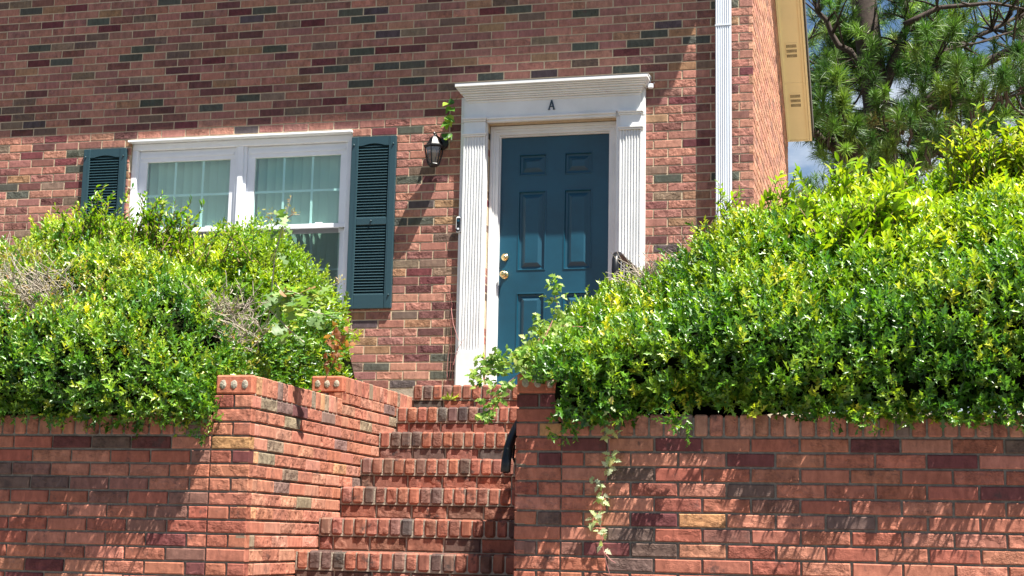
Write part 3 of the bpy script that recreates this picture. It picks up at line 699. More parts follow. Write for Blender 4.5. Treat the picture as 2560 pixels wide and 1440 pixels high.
m = MB(); railprof(m, [(hx, 6.915, 0.305), (hx, 6.93, 0.36), (hx, 6.965, 0.42), (hx, 7.03, 0.475), (hx, 7.10, 0.517), (hx, 7.3, 0.622), (hx, 8.20, 1.093), (hx, 8.27, 1.10), (hx, 8.30, 1.07)])
m.build('rail', M['black'], hr, True)
hr2 = thing('handrail', 'black iron handrail on the top landing, its bend seen over the hedge before the door', 'handrail', (hx, 9.76, 0.97))
m = MB(); railprof(m, [(hx, 9.755, 1.60), (hx, 9.74, 1.76), (hx, 9.755, 1.83), (hx, 9.80, 1.872), (hx, 9.86, 1.885), (hx, 10.4, 1.895), (hx, 11.18, 1.905)]); m.build('rail', M['black'], hr2, True)
for y, z0, z1 in ((7.35, -0.28, 0.62), (8.15, 0.28, 1.04), (9.79, 0.966, 1.85), (11.15, 1.05, 1.88)):
    m = MB(); m.box(hx-0.013, hx+0.013, y-0.013, y+0.013, z0, z1, 0.003); m.build('post', M['black'], hr if y < 9 else hr2)
y = 7.5
while y < 8.1:
    z = 0.622+(y-7.3)*0.5236; m = MB(); m.box(hx-0.006, hx+0.006, y-0.006, y+0.006, z-0.72, z-0.01); m.build('baluster', M['black'], hr); y += 0.13
y = 9.92
while y < 11.1:
    m = MB(); m.box(hx-0.006, hx+0.006, y-0.006, y+0.006, 1.07, 1.885); m.build('baluster', M['black'], hr2); y += 0.115
m = MB(); m.tube([(hx, 7.36, 0.50), (hx, 7.22, 0.44), (hx, 7.10, 0.36), (hx, 7.06, 0.38), (hx, 7.08, 0.44)], 0.007, 6); m.build('scroll', M['black'], hr); m = MB(); m.tube([(hx, 9.8, 1.08), (hx, 11.15, 1.09)], 0.009, 6); m.build('bottom_rail', M['black'], hr2)

# ================================================================ PLANTS
def leaf_template(outline, fold=0.25, droop=0.15, wav=0.0):
    """outline: (x, halfwidth) from base (0) to tip (1) -> verts and quads of both halves"""
    V = []; F = []
    n = len(outline)
    for i, (x, w) in enumerate(outline):
        V.append((x, 0, -droop*x*x))
    for s in (1, -1):
        b = len(V)
        for i, (x, w) in enumerate(outline): V.append((x, s*w, -droop*x*x+fold*w+wav*math.sin(i*2.4)))
        for i in range(n-1):
            F.append((i, i+1, b+i+1, b+i) if s < 0 else (i, b+i, b+i+1, i+1))
    return np.array(V, float), np.array(F, int)
OVAL = leaf_template([(0, 0.015), (0.22, 0.13), (0.5, 0.19), (0.78, 0.13), (1, 0.005)], 0.40, 0.15)
LONG = leaf_template([(0, 0.012), (0.3, 0.12), (0.6, 0.14), (1, 0.008)], 0.35, 0.25)
HOLLY = leaf_template([(0, 0.02), (0.12, 0.07), (0.22, 0.22), (0.33, 0.10), (0.50, 0.11), (0.64, 0.25), (0.72, 0.10), (1.0, 0.004)], 0.60, 0.05)
OAK = leaf_template([(0, 0.01), (0.12, 0.04), (0.22, 0.20), (0.30, 0.07), (0.42, 0.09), (0.52, 0.40), (0.60, 0.30), (0.66, 0.12), (0.76, 0.14), (0.86, 0.30), (0.93, 0.22), (1, 0.02)], 0.15, 0.15, 0.02)
JAG = leaf_template([(0, 0.01), (0.10, 0.12), (0.20, 0.36), (0.30, 0.22), (0.42, 0.20), (0.52, 0.36), (0.62, 0.18), (0.74, 0.20), (0.84, 0.10), (1, 0.01)], 0.2, 0.25)
HEART = leaf_template([(0, 0.02), (0.03, 0.28), (0.18, 0.42), (0.40, 0.40), (0.65, 0.24), (0.85, 0.09), (1, 0.01)], 0.25, 0.2)
def norm(a): return a/np.maximum(1e-9, np.linalg.norm(a, axis=-1, keepdims=True))
def leaves(name, tmpl, P, D, UP, S, C, mat, parent):
    TV, TF = tmpl; n = len(P); D = norm(D); SD = norm(np.cross(UP, D)); U = np.cross(D, SD)
    V = P[:, None, :] + S[:, None, None]*(TV[None, :, 0:1]*D[:, None, :] + TV[None, :, 1:2]*SD[:, None, :] + TV[None, :, 2:3]*U[:, None, :])
    F = TF[None]+np.arange(n)[:, None, None]*len(TV)
    CC = np.repeat(np.c_[C, np.ones(n)][:, None, :], len(TF), axis=1)
    return np_mesh(name, V.reshape(-1, 3), F.reshape(-1, TF.shape[1]), CC.reshape(-1, 4), mat, parent)
def sprigs(P, A, L, k, size, phi=(35, 75), colf=None, rng=RNG):
    """k leaves along each sprig axis"""
    n = len(P); A = norm(A); ref = norm(rng.normal(size=(n, 3))); B = norm(np.cross(A, ref)); Cc = np.cross(A, B)
    out = []
    for j in range(k):
        t = (j+0.6)/k; ang = j*2.4+rng.uniform(0, 0.8, n); rad = B*np.cos(ang)[:, None]+Cc*np.sin(ang)[:, None]
        ph = np.radians(rng.uniform(phi[0], phi[1], n)*(1.1-0.55*t))[:, None]
        d = A*np.cos(ph)+rad*np.sin(ph); up = A*np.sin(ph)-rad*np.cos(ph)+rng.normal(size=(n, 3))*0.25
        s = size*(1.0-0.35*t*t)*rng.uniform(0.7, 1.25, n)
        out.append((P+A*(L*t)[:, None], d, up, s, np.full(n, t)))
    return [np.concatenate([o[i] for o in out]) for i in range(5)]
def twigs(mb_pts, r0, r1, mat, name, parent, n=4, smooth=False):
    mb = MB()
    for pts in mb_pts:
        m = len(pts); mb.tube(pts, [r0+(r1-r0)*i/(m-1) for i in range(m)], n)
    return mb.build(name, mat, parent, smooth)
def wig(a, b, n=4, amp=0.02):
    a = Vector(a); b = Vector(b)
    return [a.lerp(b, i/n)+Vector([random.uniform(-amp, amp) if 0 < i < n else 0 for _ in range(3)]) for i in range(n+1)]
def mixcols(n, tab, rng=RNG, v=0.18):
    cols = np.array([c for c, _ in tab]); w = np.array([x for _, x in tab], float); w /= w.sum()
    c = cols[rng.choice(len(cols), n, p=w)]; return np.clip(c*rng.uniform(1-v, 1+v, (n, 1))*rng.uniform(0.93, 1.07, (n, 3)), 0, 1)
GREEN = [((0.080, 0.165, 0.012), 22), ((0.150, 0.245, 0.015), 36), ((0.215, 0.320, 0.020), 30), ((0.29, 0.38, 0.030), 12)]
LIGHT = [((0.160, 0.280, 0.018), 30), ((0.240, 0.355, 0.024), 42), ((0.320, 0.41, 0.034), 20), ((0.110, 0.200, 0.018), 8)]
YELL = [((0.30, 0.30, 0.05), 30), ((0.38, 0.33, 0.12), 30), ((0.20, 0.24, 0.04), 25), ((0.33, 0.17, 0.07), 8)]
class Hedge:
    def __init__(s, prof, T, x0, x1, seed, amp=0.07, nb=150):
        s.prof = np.array(prof, float); s.Tx = np.array([t[0] for t in T]); s.Tz = np.array([t[1] for t in T]); s.x0, s.x1 = x0, x1
        d = np.linalg.norm(np.diff(np.array([(p[0], p[1]*1.3) for p in prof]), axis=0), axis=1); s.arc = np.r_[0, np.cumsum(d)]; s.len = s.arc[-1]
        g = np.random.default_rng(seed); s.b = np.c_[g.uniform(x0, x1, nb), g.uniform(0, s.len, nb), g.uniform(0.09, 0.26, nb), g.uniform(-1, 0.9, nb)*amp]
    def raw(s, x, q):
        y = np.interp(q, s.arc, s.prof[:, 0]); h = np.interp(q, s.arc, s.prof[:, 1]); z0 = s.prof[0, 2]
        T = np.interp(x, s.Tx, s.Tz); return np.stack([x, y, 0.50+h*(T-0.5)], -1)
    def at(s, x, q, inset=0.0):
        e = 0.02; P = s.raw(x, q); dx = s.raw(x+e, q)-s.raw(x-e, q); dq = s.raw(x, np.minimum(q+e, s.len))-s.raw(x, np.maximum(q-e, 0))
        N = norm(np.cross(dx, dq)); dd = np.zeros(len(x))
        for bx, bq, sg, am in s.b: dd += am*np.exp(-((x-bx)**2+(q-bq)**2)/(2*sg*sg))
        return P+N*(dd-inset)[:, None], N, dd
# section: (y, height fraction, -) front bottom -> over the top -> back
SEC = [(6.93, 0.02, 0), (6.79, 0.05, 0), (6.72, 0.20, 0), (6.80, 0.36, 0), (7.10, 0.50, 0), (7.45, 0.66, 0), (7.95, 0.84, 0), (8.60, 1.0, 0), (9.10, 0.93, 0), (9.5, 0.60, 0), (9.7, 0.25, 0)]
TL = [(-9.0, 1.6), (-5.69, 1.74), (-5.52, 1.75), (-5.34, 1.70), (-5.26, 1.77), (-5.18, 1.84), (-5.10, 1.87), (-5.02, 1.90), (-4.91, 1.92), (-4.79, 1.90), (-4.61, 1.86), (-4.35, 1.88), (-4.13, 1.84), (-3.91, 1.81), (-3.75, 1.78), (-3.64, 1.72), (-3.50, 1.63), (-3.37, 1.44), (-3.27, 1.22), (-3.20, 0.98), (-3.12, 0.80)]
TR = [(-1.64, 1.30), (-1.49, 1.38), (-1.40, 1.41), (-1.21, 1.49), (-1.08, 1.57), (-0.94, 1.66), (-0.82, 1.77), (-0.71, 1.85), (-0.57, 1.88), (-0.40, 1.90), (-0.04, 1.93), (0.13, 1.93), (0.24, 1.91), (0.34, 1.93), (0.50, 2.06), (1.02, 2.12), (6, 2.1)]
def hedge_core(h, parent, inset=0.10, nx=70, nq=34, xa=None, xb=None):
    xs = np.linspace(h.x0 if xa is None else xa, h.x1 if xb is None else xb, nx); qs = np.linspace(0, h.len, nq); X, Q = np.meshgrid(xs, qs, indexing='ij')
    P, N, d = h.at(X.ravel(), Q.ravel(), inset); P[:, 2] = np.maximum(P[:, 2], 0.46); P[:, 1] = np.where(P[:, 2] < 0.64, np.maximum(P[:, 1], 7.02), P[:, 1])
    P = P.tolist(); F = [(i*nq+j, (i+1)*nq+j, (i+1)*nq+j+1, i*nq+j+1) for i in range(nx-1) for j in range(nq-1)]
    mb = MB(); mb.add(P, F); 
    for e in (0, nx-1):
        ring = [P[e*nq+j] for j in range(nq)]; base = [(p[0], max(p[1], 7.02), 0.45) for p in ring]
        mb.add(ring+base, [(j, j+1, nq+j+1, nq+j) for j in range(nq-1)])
    return mb.build('dark_shade_core', M['core'], parent)  # dark sheet standing in for the shade inside the hedge, blocks see-through
def patchw(P, patches):
    w = np.zeros(len(P))
    for c, r in patches: w = np.maximum(w, np.exp(-((P-np.array(c))**2).sum(1)/(r*r)))
    return w
def grow(h, n, xa, xb, qa, qb, size, k, tmpl, tab, mat, parent, name, patches=(), upb=0.55, inset=(-0.03, 0.10), L=0.085, zmin=None, phi=(30, 74), bias=None):
    x = RNG.uniform(xa, xb, n); q = RNG.uniform(qa, qb, n)
    if bias is not None:
        keep = bias(x, q); x, q = x[keep], q[keep]
    ins = RNG.uniform(inset[0], inset[1], len(x)); ins = np.where(RNG.uniform(size=len(x)) < 0.07, ins-0.055, ins); P, N, dd = h.at(x, q, ins)
    w = patchw(P, patches); keep = RNG.uniform(size=len(x)) > w*0.80
    P, N, w, ins = P[keep], N[keep], w[keep], ins[keep]
    A = N*0.80+np.array([0, -0.1, upb])+RNG.normal(size=P.shape)*0.34
    Ls = L*RNG.uniform(0.6, 1.4, len(P))
    LP, LD, LU, S, T = sprigs(P-norm(A)*Ls[:, None]*0.6, A, Ls, k, size, phi)
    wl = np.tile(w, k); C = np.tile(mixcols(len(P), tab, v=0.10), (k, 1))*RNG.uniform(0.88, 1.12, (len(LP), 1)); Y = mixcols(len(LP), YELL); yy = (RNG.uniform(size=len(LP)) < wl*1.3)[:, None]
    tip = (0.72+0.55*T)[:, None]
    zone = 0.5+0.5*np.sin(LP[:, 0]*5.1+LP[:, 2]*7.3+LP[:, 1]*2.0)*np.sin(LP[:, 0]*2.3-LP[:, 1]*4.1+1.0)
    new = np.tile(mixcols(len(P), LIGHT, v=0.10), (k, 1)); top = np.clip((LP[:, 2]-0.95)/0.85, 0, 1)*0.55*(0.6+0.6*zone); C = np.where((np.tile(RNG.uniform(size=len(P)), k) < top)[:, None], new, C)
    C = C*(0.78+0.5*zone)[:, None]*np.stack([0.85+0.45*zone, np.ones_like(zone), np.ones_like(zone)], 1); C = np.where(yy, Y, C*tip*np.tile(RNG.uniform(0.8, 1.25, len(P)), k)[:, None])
    S = S*np.where(yy[:, 0], 0.75, 1.0)
    if zmin is not None:
        kk = LP[:, 2] > zmin(LP); LP, LD, LU, S, C = LP[kk], LD[kk], LU[kk], S[kk], C[kk]
    return leaves(name, tmpl, LP, LD, LU, S, np.clip(C, 0, 1), mat, parent)
def dead_twigs(h, centres, n, parent, name='dead_twigs'):
    out = []
    for (c, r, m) in centres:
        for _ in range(m):
            d = Vector(np.random.default_rng(random.randrange(10**9)).normal(size=3)).normalized()
            p = Vector(c)+d*r*random.uniform(0, 1); p.y = c[1]+(p.y-c[1])*0.6
            dirv = Vector((random.uniform(-1, 1), random.uniform(-0.9, 0.1), random.uniform(-0.1, 1.1))).normalized(); ln = random.uniform(0.07, 0.20)
            out.append(wig(p, p+dirv*ln, 3, ln*0.12))
            if random.random() < 0.6:
                q = p+dirv*ln*0.5; out.append([q, q+(dirv+Vector((random.uniform(-.8, .8), 0, random.uniform(-.4, .6)))).normalized()*ln*0.45])
    return twigs(out, 0.0024, 0.0012, M['twig'], name, parent, 4)

# ---- left side
hl = thing('holly_hedge', 'large spiny leaved holly hedge with dead grey patches above the left brick wall', 'hedge', (-4.5, 8.0, 0.45))
HL = Hedge(SEC, TL, -6.2, -3.20, 5, 0.10)
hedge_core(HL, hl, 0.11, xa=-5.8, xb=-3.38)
PL = [((-4.42, 7.33, 1.16), 0.30), ((-4.95, 7.75, 1.42), 0.28), ((-4.62, 7.40, 1.20), 0.22), ((-3.42, 7.45, 1.10), 0.17), ((-3.28, 7.35, 0.98), 0.13), ((-4.25, 7.9, 1.45), 0.15), ((-4.75, 7.2, 1.00), 0.13)]
zl = lambda P: np.where(P[:, 1] < 6.90, 0.53, 0.40)
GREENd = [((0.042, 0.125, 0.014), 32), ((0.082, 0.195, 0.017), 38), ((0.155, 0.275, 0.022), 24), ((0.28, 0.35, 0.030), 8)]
q1 = HL.arc[6]
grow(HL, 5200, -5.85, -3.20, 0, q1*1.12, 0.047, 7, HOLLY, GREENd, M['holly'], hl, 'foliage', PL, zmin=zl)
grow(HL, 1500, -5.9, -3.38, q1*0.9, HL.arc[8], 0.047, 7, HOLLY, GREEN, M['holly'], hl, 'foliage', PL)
dead_twigs(HL, [((-4.42, 7.20, 1.13), 0.27, 420), ((-4.64, 7.28, 1.16), 0.2, 160), ((-4.75, 7.25, 1.1), 0.2, 90), ((-4.9, 7.75, 1.42), 0.2, 90), ((-3.40, 7.38, 1.12), 0.17, 110), ((-3.27, 7.3, 1.0), 0.12, 60), ((-4.2, 7.85, 1.45), 0.14, 50)], 0, hl)

sl = thing('evergreen_shrub', 'glossy small leaved evergreen shrub behind the left hedge, growing in front of the window', 'shrub', (-4.6, 8.6, 0.6))
HS = Hedge([(8.0, 0.55, 0), (8.15, 0.85, 0), (8.5, 1.0, 0), (8.9, 0.98, 0), (9.3, 0.7, 0)], [(x, z+0.07) for x, z in TL], -6.2, -3.42, 9, 0.09, 120)
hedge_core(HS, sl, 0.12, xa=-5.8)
grow(HS, 3600, -5.8, -3.38, 0, HS.len, 0.034, 8, OVAL, GREEN, M['privet'], sl, 'foliage', upb=0.9, L=0.09)
def plume(parent, base, top, n, spread, size, tab, tmpl=OVAL, mat='privet', lean=0.25, k=9, st='stem', sidel=None):
    """upright leafy shoots rising from around base to around top"""
    b = Vector(base); t = Vector(top); lines = []; PP = []; AA = []
    for i in range(n):
        a = b+Vector((random.gauss(0, spread), random.gauss(0, spread*0.7), 0)); fr = random.uniform(0.45, 1.0) if i else 1.0
        e = a.lerp(t+Vector((random.gauss(0, spread*0.8), random.gauss(0, spread*0.6), 0)), fr); pts = wig(a, e, 4, 0.012); lines.append(pts)
        ln = sum((pts[j+1]-pts[j]).length for j in range(4)); m = max(4, int(ln/0.016))
        for j in range(m):
            u = (j+random.random())/m; q = min(3.999, u*4); s = int(q); p = pts[s].lerp(pts[s+1], q-s); d = (pts[s+1]-pts[s]).normalized(); PP.append(p); AA.append(d)
    P = np.array([tuple(p) for p in PP]); A = np.array([tuple(a) for a in AA]); nn = len(P)
    rad = norm(np.cross(A, norm(RNG.normal(size=(nn, 3))))); ph = np.radians(RNG.uniform(28, 62, nn))[:, None]
    D = A*np.cos(ph)+rad*np.sin(ph); U = A*np.sin(ph)-rad*np.cos(ph)+RNG.normal(size=(nn, 3))*0.2
    leaves('foliage', tmpl, P, D, U, size*RNG.uniform(0.6, 1.2, nn), mixcols(nn, tab), M[mat], parent)
    twigs(lines, 0.0035, 0.0015, M['stem'], st, parent)
PLUME = [((0.10, 0.23, 0.015), 30), ((0.19, 0.31, 0.02), 40), ((0.28, 0.36, 0.04), 20), ((0.05, 0.15, 0.012), 20)]
plume(sl, (-4.60, 8.05, 1.55), (-4.575, 8.0, 2.02), 26, 0.085, 0.040, PLUME)
plume(sl, (-4.78, 8.05, 1.50), (-4.72, 8.0, 1.88), 16, 0.06, 0.040, PLUME)
plume(sl, (-4.22, 8.05, 1.60), (-4.19, 8.0, 1.97), 26, 0.085, 0.046, PLUME)
plume(sl, (-4.08, 8.05, 1.60), (-4.02, 8.0, 1.92), 22, 0.08, 0.046, PLUME)
plume(sl, (-4.45, 8.05, 1.55), (-4.43, 8.0, 1.86), 14, 0.08, 0.044, PLUME)
plume(sl, (-3.75, 8.1, 1.55), (-3.68, 8.1, 1.80), 16, 0.10, 0.040, PLUME)
plume(sl, (-5.35, 8.3, 1.40), (-5.33, 8.3, 1.70), 12, 0.07, 0.040, PLUME)

def end_cap(h, x, n, parent, mat, tmpl, tab, size, zb, y0, y1, sgn=1, drop=0.05, it=(1, 8)):
    ys_ = RNG.uniform(y0, y1, n); q = np.interp(ys_, h.prof[it[0]:it[1]+1, 0], h.arc[it[0]:it[1]+1]); T_ = h.raw(np.full(n, x), q)[:, 2]-drop
    z = zb+(np.maximum(T_, zb+0.05)-zb)*RNG.uniform(0, 1, n); P = np.c_[np.full(n, x)+RNG.uniform(-0.05, 0.02, n)*sgn, ys_, z]
    A = np.array([0.7*sgn, -0.3, 0.5])+RNG.normal(size=(n, 3))*0.4; L_ = RNG.uniform(0.05, 0.10, n); a, b, c, s_, t = sprigs(P, A, L_, 7, size)
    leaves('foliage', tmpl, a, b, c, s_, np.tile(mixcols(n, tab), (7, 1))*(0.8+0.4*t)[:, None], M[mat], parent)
end_cap(HL, -3.33, 900, hl, 'holly', HOLLY, GREENd, 0.044, 0.70, 7.0, 8.8, it=(3, 8))
end_cap(HS, -3.40, 500, sl, 'privet', OVAL, GREEN, 0.040, 0.85, 8.0, 9.2, it=(0, 4))
# oak seedling with lobed leaves
ok_ = thing('oak_sapling', 'oak sapling with large lobed leaves and a bare flowering tip before the lower window corner', 'sapling', (-3.24, 7.6, 0.55))
OL = [[(-3.42, 7.9, 0.55), (-3.36, 7.8, 1.0), (-3.23, 7.55, 1.29), (-3.20, 7.5, 1.47), (-3.165, 7.5, 1.62), (-3.15, 7.5, 1.68), (-3.12, 7.5, 1.80)],
      [(-3.23, 7.55, 1.25), (-3.10, 7.45, 1.27), (-2.98, 7.45, 1.24), (-2.82, 7.5, 1.32)], [(-3.21, 7.55, 1.33), (-3.06, 7.4, 1.20), (-2.93, 7.4, 1.15), (-2.84, 7.45, 1.13)], [(-3.22, 7.52, 1.18), (-3.05, 7.35, 1.06), (-2.95, 7.35, 0.98)],
      [(-3.155, 7.5, 1.66), (-3.20, 7.48, 1.70), (-3.24, 7.47, 1.70)], [(-3.155, 7.5, 1.665), (-3.10, 7.48, 1.69), (-3.055, 7.47, 1.685)]]
twigs([[Vector(p) for p in l_] for l_ in OL], 0.0045, 0.0018, M['twig'], 'stem', ok_, 5)
PP = []; DD = []; SS = []
def oleaf(p, d, s): PP.append(p); DD.append(d); SS.append(s)
for (li, ts, n_, s_) in ((1, (0.15, 1.0), 22, 0.10), (2, (0.1, 1.0), 22, 0.10), (3, (0.2, 1), 10, 0.09), (0, (0.52, 0.88), 10, 0.085)):
    pts = [Vector(p) for p in OL[li]]
    for i in range(n_):
        t = random.uniform(*ts)*(len(pts)-1); s = min(int(t), len(pts)-2); p = pts[s].lerp(pts[s+1], t-s)
        oleaf(tuple(p), (random.uniform(-0.8, 1.0), random.uniform(-1.0, 0.2), random.uniform(-0.9, 0.45)), s_*random.uniform(0.75, 1.2))
n_ = len(PP); UPS = np.tile(np.array([[0.1, -0.5, 0.9]]), (n_, 1))+RNG.normal(size=(n_, 3))*0.35
leaves('foliage', OAK, np.array(PP), np.array(DD, float), UPS, np.array(SS), mixcols(n_, [((0.15, 0.25, 0.09), 45), ((0.20, 0.31, 0.09), 30), ((0.32, 0.36, 0.08), 12), ((0.36, 0.19, 0.10), 7)]), M['softleaf'], ok_)
PP = []
for i in range(60):
    c = random.choice([(-3.225, 7.47, 1.70), (-3.235, 7.47, 1.675), (-3.07, 7.47, 1.695), (-3.095, 7.48, 1.70), (-2.80, 7.5, 1.33), (-2.83, 7.5, 1.335)]); PP.append([c[0]+random.gauss(0, .011), c[1]+random.gauss(0, .01), c[2]+random.gauss(0, .009)])
for i in range(16): 
    t = i/16; PP.append([-3.15+0.03*t, 7.5, 1.69+0.11*t])
n_ = len(PP); leaves('flower_buds', LONG, np.array(PP), RNG.normal(size=(n_, 3)), RNG.normal(size=(n_, 3)), RNG.uniform(0.012, 0.024, n_), mixcols(n_, [((0.42, 0.38, 0.12), 50), ((0.45, 0.28, 0.16), 40)]), M['softleaf'], ok_)
bl_ = thing('dried_branch', 'broken branch of curled dry brown leaves between the left hedge and the window', 'branch', (-3.05, 8.0, 0.85))
twigs([[Vector(p) for p in ((-3.08, 8.0, 0.85), (-3.02, 8.0, 0.98), (-2.985, 8.0, 1.08), (-3.01, 7.98, 1.15))]], 0.004, 0.0015, M['stem'], 'stem', bl_)
n_ = 55; c = np.array([[-3.03+0.03*math.sin(i), 8.0, 0.93+0.22*(i/n_)] for i in range(n_)])+RNG.normal(size=(n_, 3))*np.array([0.022, 0.02, 0.015])
leaves('foliage', JAG, c, RNG.normal(size=(n_, 3))+np.array([0, 0, -0.6]), RNG.normal(size=(n_, 3)), RNG.uniform(0.03, 0.055, n_), mixcols(n_, [((0.33, 0.14, 0.07), 50), ((0.42, 0.20, 0.10), 30), ((0.20, 0.08, 0.04), 20)]), M['softleaf'], bl_)

# ---- right side
hR = thing('holly_hedge', 'long spiny leaved holly hedge spilling over the right brick wall', 'hedge', (0, 8.0, 0.45))
SECR = [(6.93, 0.02, 0), (6.84, 0.03, 0), (6.78, 0.16, 0), (6.81, 0.32, 0), (6.95, 0.46, 0), (7.30, 0.62, 0), (7.85, 0.82, 0), (8.60, 1.0, 0), (9.10, 0.93, 0), (9.5, 0.60, 0), (9.7, 0.25, 0)]
HR = Hedge(SECR, TR, -1.60, 1.9, 21, 0.10)
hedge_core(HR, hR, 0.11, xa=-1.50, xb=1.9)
q1 = HR.arc[6]
PR = [((-1.22, 8.1, 1.38), 0.13), ((-1.05, 8.3, 1.52), 0.10)]
zr_ = lambda P: np.where((P[:, 0] < -1.46) & (P[:, 1] < 8.2), 0.70, 0.53)
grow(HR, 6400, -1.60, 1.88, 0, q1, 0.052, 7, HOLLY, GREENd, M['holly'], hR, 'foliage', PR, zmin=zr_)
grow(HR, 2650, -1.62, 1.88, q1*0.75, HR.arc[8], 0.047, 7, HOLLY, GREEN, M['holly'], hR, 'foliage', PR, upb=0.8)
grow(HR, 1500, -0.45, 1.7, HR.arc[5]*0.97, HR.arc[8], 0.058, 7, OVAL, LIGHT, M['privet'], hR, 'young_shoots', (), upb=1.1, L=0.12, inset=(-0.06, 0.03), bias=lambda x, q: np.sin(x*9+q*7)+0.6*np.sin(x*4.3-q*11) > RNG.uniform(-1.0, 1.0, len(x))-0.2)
end_cap(HR, 1.90, 700, hR, 'holly', HOLLY, GREEN, 0.05, 0.55, 6.85, 9.3, it=(3, 9))
# rounded left end of the hedge, leaning on the pier
n_ = 1500; yy = RNG.uniform(6.9, 8.9, n_); top = np.array([HR.raw(np.array([-1.55]), np.array([np.interp(y, HR.prof[2:9, 0], HR.arc[2:9])]))[0, 2] for y in yy])
zz_ = 0.76+(top-0.80)*RNG.uniform(0, 1, n_)**0.8; xx_ = -1.60+0.05*np.sin(yy*9)+RNG.uniform(-0.03, 0.05, n_)-0.05*(zz_-1.0)
P_ = np.c_[xx_, yy, zz_]; A_ = np.array([-0.8, -0.15, 0.5])+RNG.normal(size=(n_, 3))*0.4; Ls = RNG.uniform(0.05, 0.11, n_)
LP, LDr, LU, S, T = sprigs(P_, A_, Ls, 7, 0.040)
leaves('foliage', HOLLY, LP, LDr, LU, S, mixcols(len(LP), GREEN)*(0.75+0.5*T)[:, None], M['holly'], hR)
# tufts hanging over the coping
def drape(c, r, n, parent):
    P = np.array(c)+RNG.normal(size=(n, 3))*np.array(r); A = np.array([0, -0.5, -0.5])+RNG.normal(size=(n, 3))*0.5; L_ = RNG.uniform(0.04, 0.09, n)
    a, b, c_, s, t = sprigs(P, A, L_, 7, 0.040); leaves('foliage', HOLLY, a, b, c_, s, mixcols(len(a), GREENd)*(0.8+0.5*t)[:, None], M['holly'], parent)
for c, r, n in (((-1.46, 6.84, 0.53), (0.035, 0.02, 0.04), 16), ((-0.96, 6.83, 0.56), (0.04, 0.02, 0.03), 12), ((-0.15, 6.83, 0.56), (0.05, 0.02, 0.02), 10), ((0.30, 6.83, 0.57), (0.09, 0.02, 0.02), 12), ((0.52, 6.83, 0.58), (0.05, 0.02, 0.03), 10), ((-1.25, 6.82, 0.59), (0.08, 0.02, 0.02), 12)): drape(c, r, n, hR)
for c, r, n in (((-3.28, 6.92, 0.68), (0.03, 0.05, 0.08), 60), ((-3.26, 7.2, 0.80), (0.03, 0.15, 0.09), 90), ((-3.27, 7.75, 0.74), (0.05, 0.22, 0.06), 110), ((-3.30, 8.35, 0.87), (0.04, 0.15, 0.05), 90), ((-4.0, 6.85, 0.575), (0.12, 0.02, 0.015), 14), ((-3.55, 6.85, 0.575), (0.10, 0.02, 0.015), 12), ((-4.3, 6.85, 0.575), (0.08, 0.02, 0.012), 10)): drape(c, r, n, hl)
dead_twigs(HR, [((-1.24, 8.0, 1.34), 0.13, 110), ((-1.06, 8.2, 1.48), 0.09, 40)], 0, hR)

br = thing('privet_shrub', 'bright yellow green oval leaved shrub along the top behind the right hedge', 'shrub', (0.2, 8.7, 0.6))
HB = Hedge([(7.85, 0.76, 0), (8.1, 0.88, 0), (8.5, 1.0, 0), (8.9, 0.98, 0), (9.3, 0.7, 0)], [(x, z+0.02) for x, z in TR], -1.0, 1.8, 33, 0.10, 120)
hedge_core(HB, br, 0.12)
tabB = LIGHT
grow(HB, 2600, -1.0, 1.7, 0, HB.len, 0.058, 7, OVAL, tabB, M['privet'], br, 'foliage', upb=1.1, L=0.12, bias=lambda x, q: RNG.uniform(size=len(x)) < np.clip((x+1.1)/0.5, 0.15, 1))
for bx, by, bz, tx, tz, n, sp in ((-0.55, 8.2, 1.70, -0.50, 2.00, 12, .10), (-0.25, 8.2, 1.75, -0.20, 2.05, 14, .10), (0.02, 8.2, 1.75, 0.05, 2.05, 12, .10), (-0.15, 7.55, 1.35, -0.12, 1.72, 34, .10), (-0.02, 7.6, 1.4, 0.03, 1.80, 26, .09), (-0.42, 7.7, 1.50, -0.38, 1.75, 10, .09)):
    plume(br, (bx, by, bz), (tx, by-0.02, tz), n, sp, 0.062, LIGHT)
plume(br, (-0.86, 8.2, 1.65), (-0.80, 8.2, 1.93), 12, 0.07, 0.045, LIGHT)

tr_ = thing('tall_shrub', 'tall loose yellow green shrub rising above the right end of the hedge under the pine', 'shrub', (0.6, 8.4, 0.6))
YG = [((0.20, 0.30, 0.02), 30), ((0.30, 0.36, 0.03), 40), ((0.38, 0.40, 0.05), 20), ((0.09, 0.20, 0.015), 20)]
for bx, tx, tz, n, sp in ((0.42, 0.40, 2.28, 14, .07), (0.58, 0.56, 2.32, 26, .10), (0.72, 0.74, 2.30, 26, .10), (0.90, 0.95, 2.30, 20, .10), (0.62, 0.62, 2.15, 24, .12), (1.2, 1.25, 2.3, 14, .1)):
    plume(tr_, (bx, 8.4, 1.75), (tx, 8.35, tz), n, sp, 0.058, YG, OVAL)
plume(tr_, (0.50, 8.4, 2.0), (0.22, 8.3, 2.18), 5, 0.03, 0.050, YG)
plume(tr_, (0.52, 8.4, 2.1), (0.30, 8.3, 2.30), 3, 0.02, 0.045, YG)

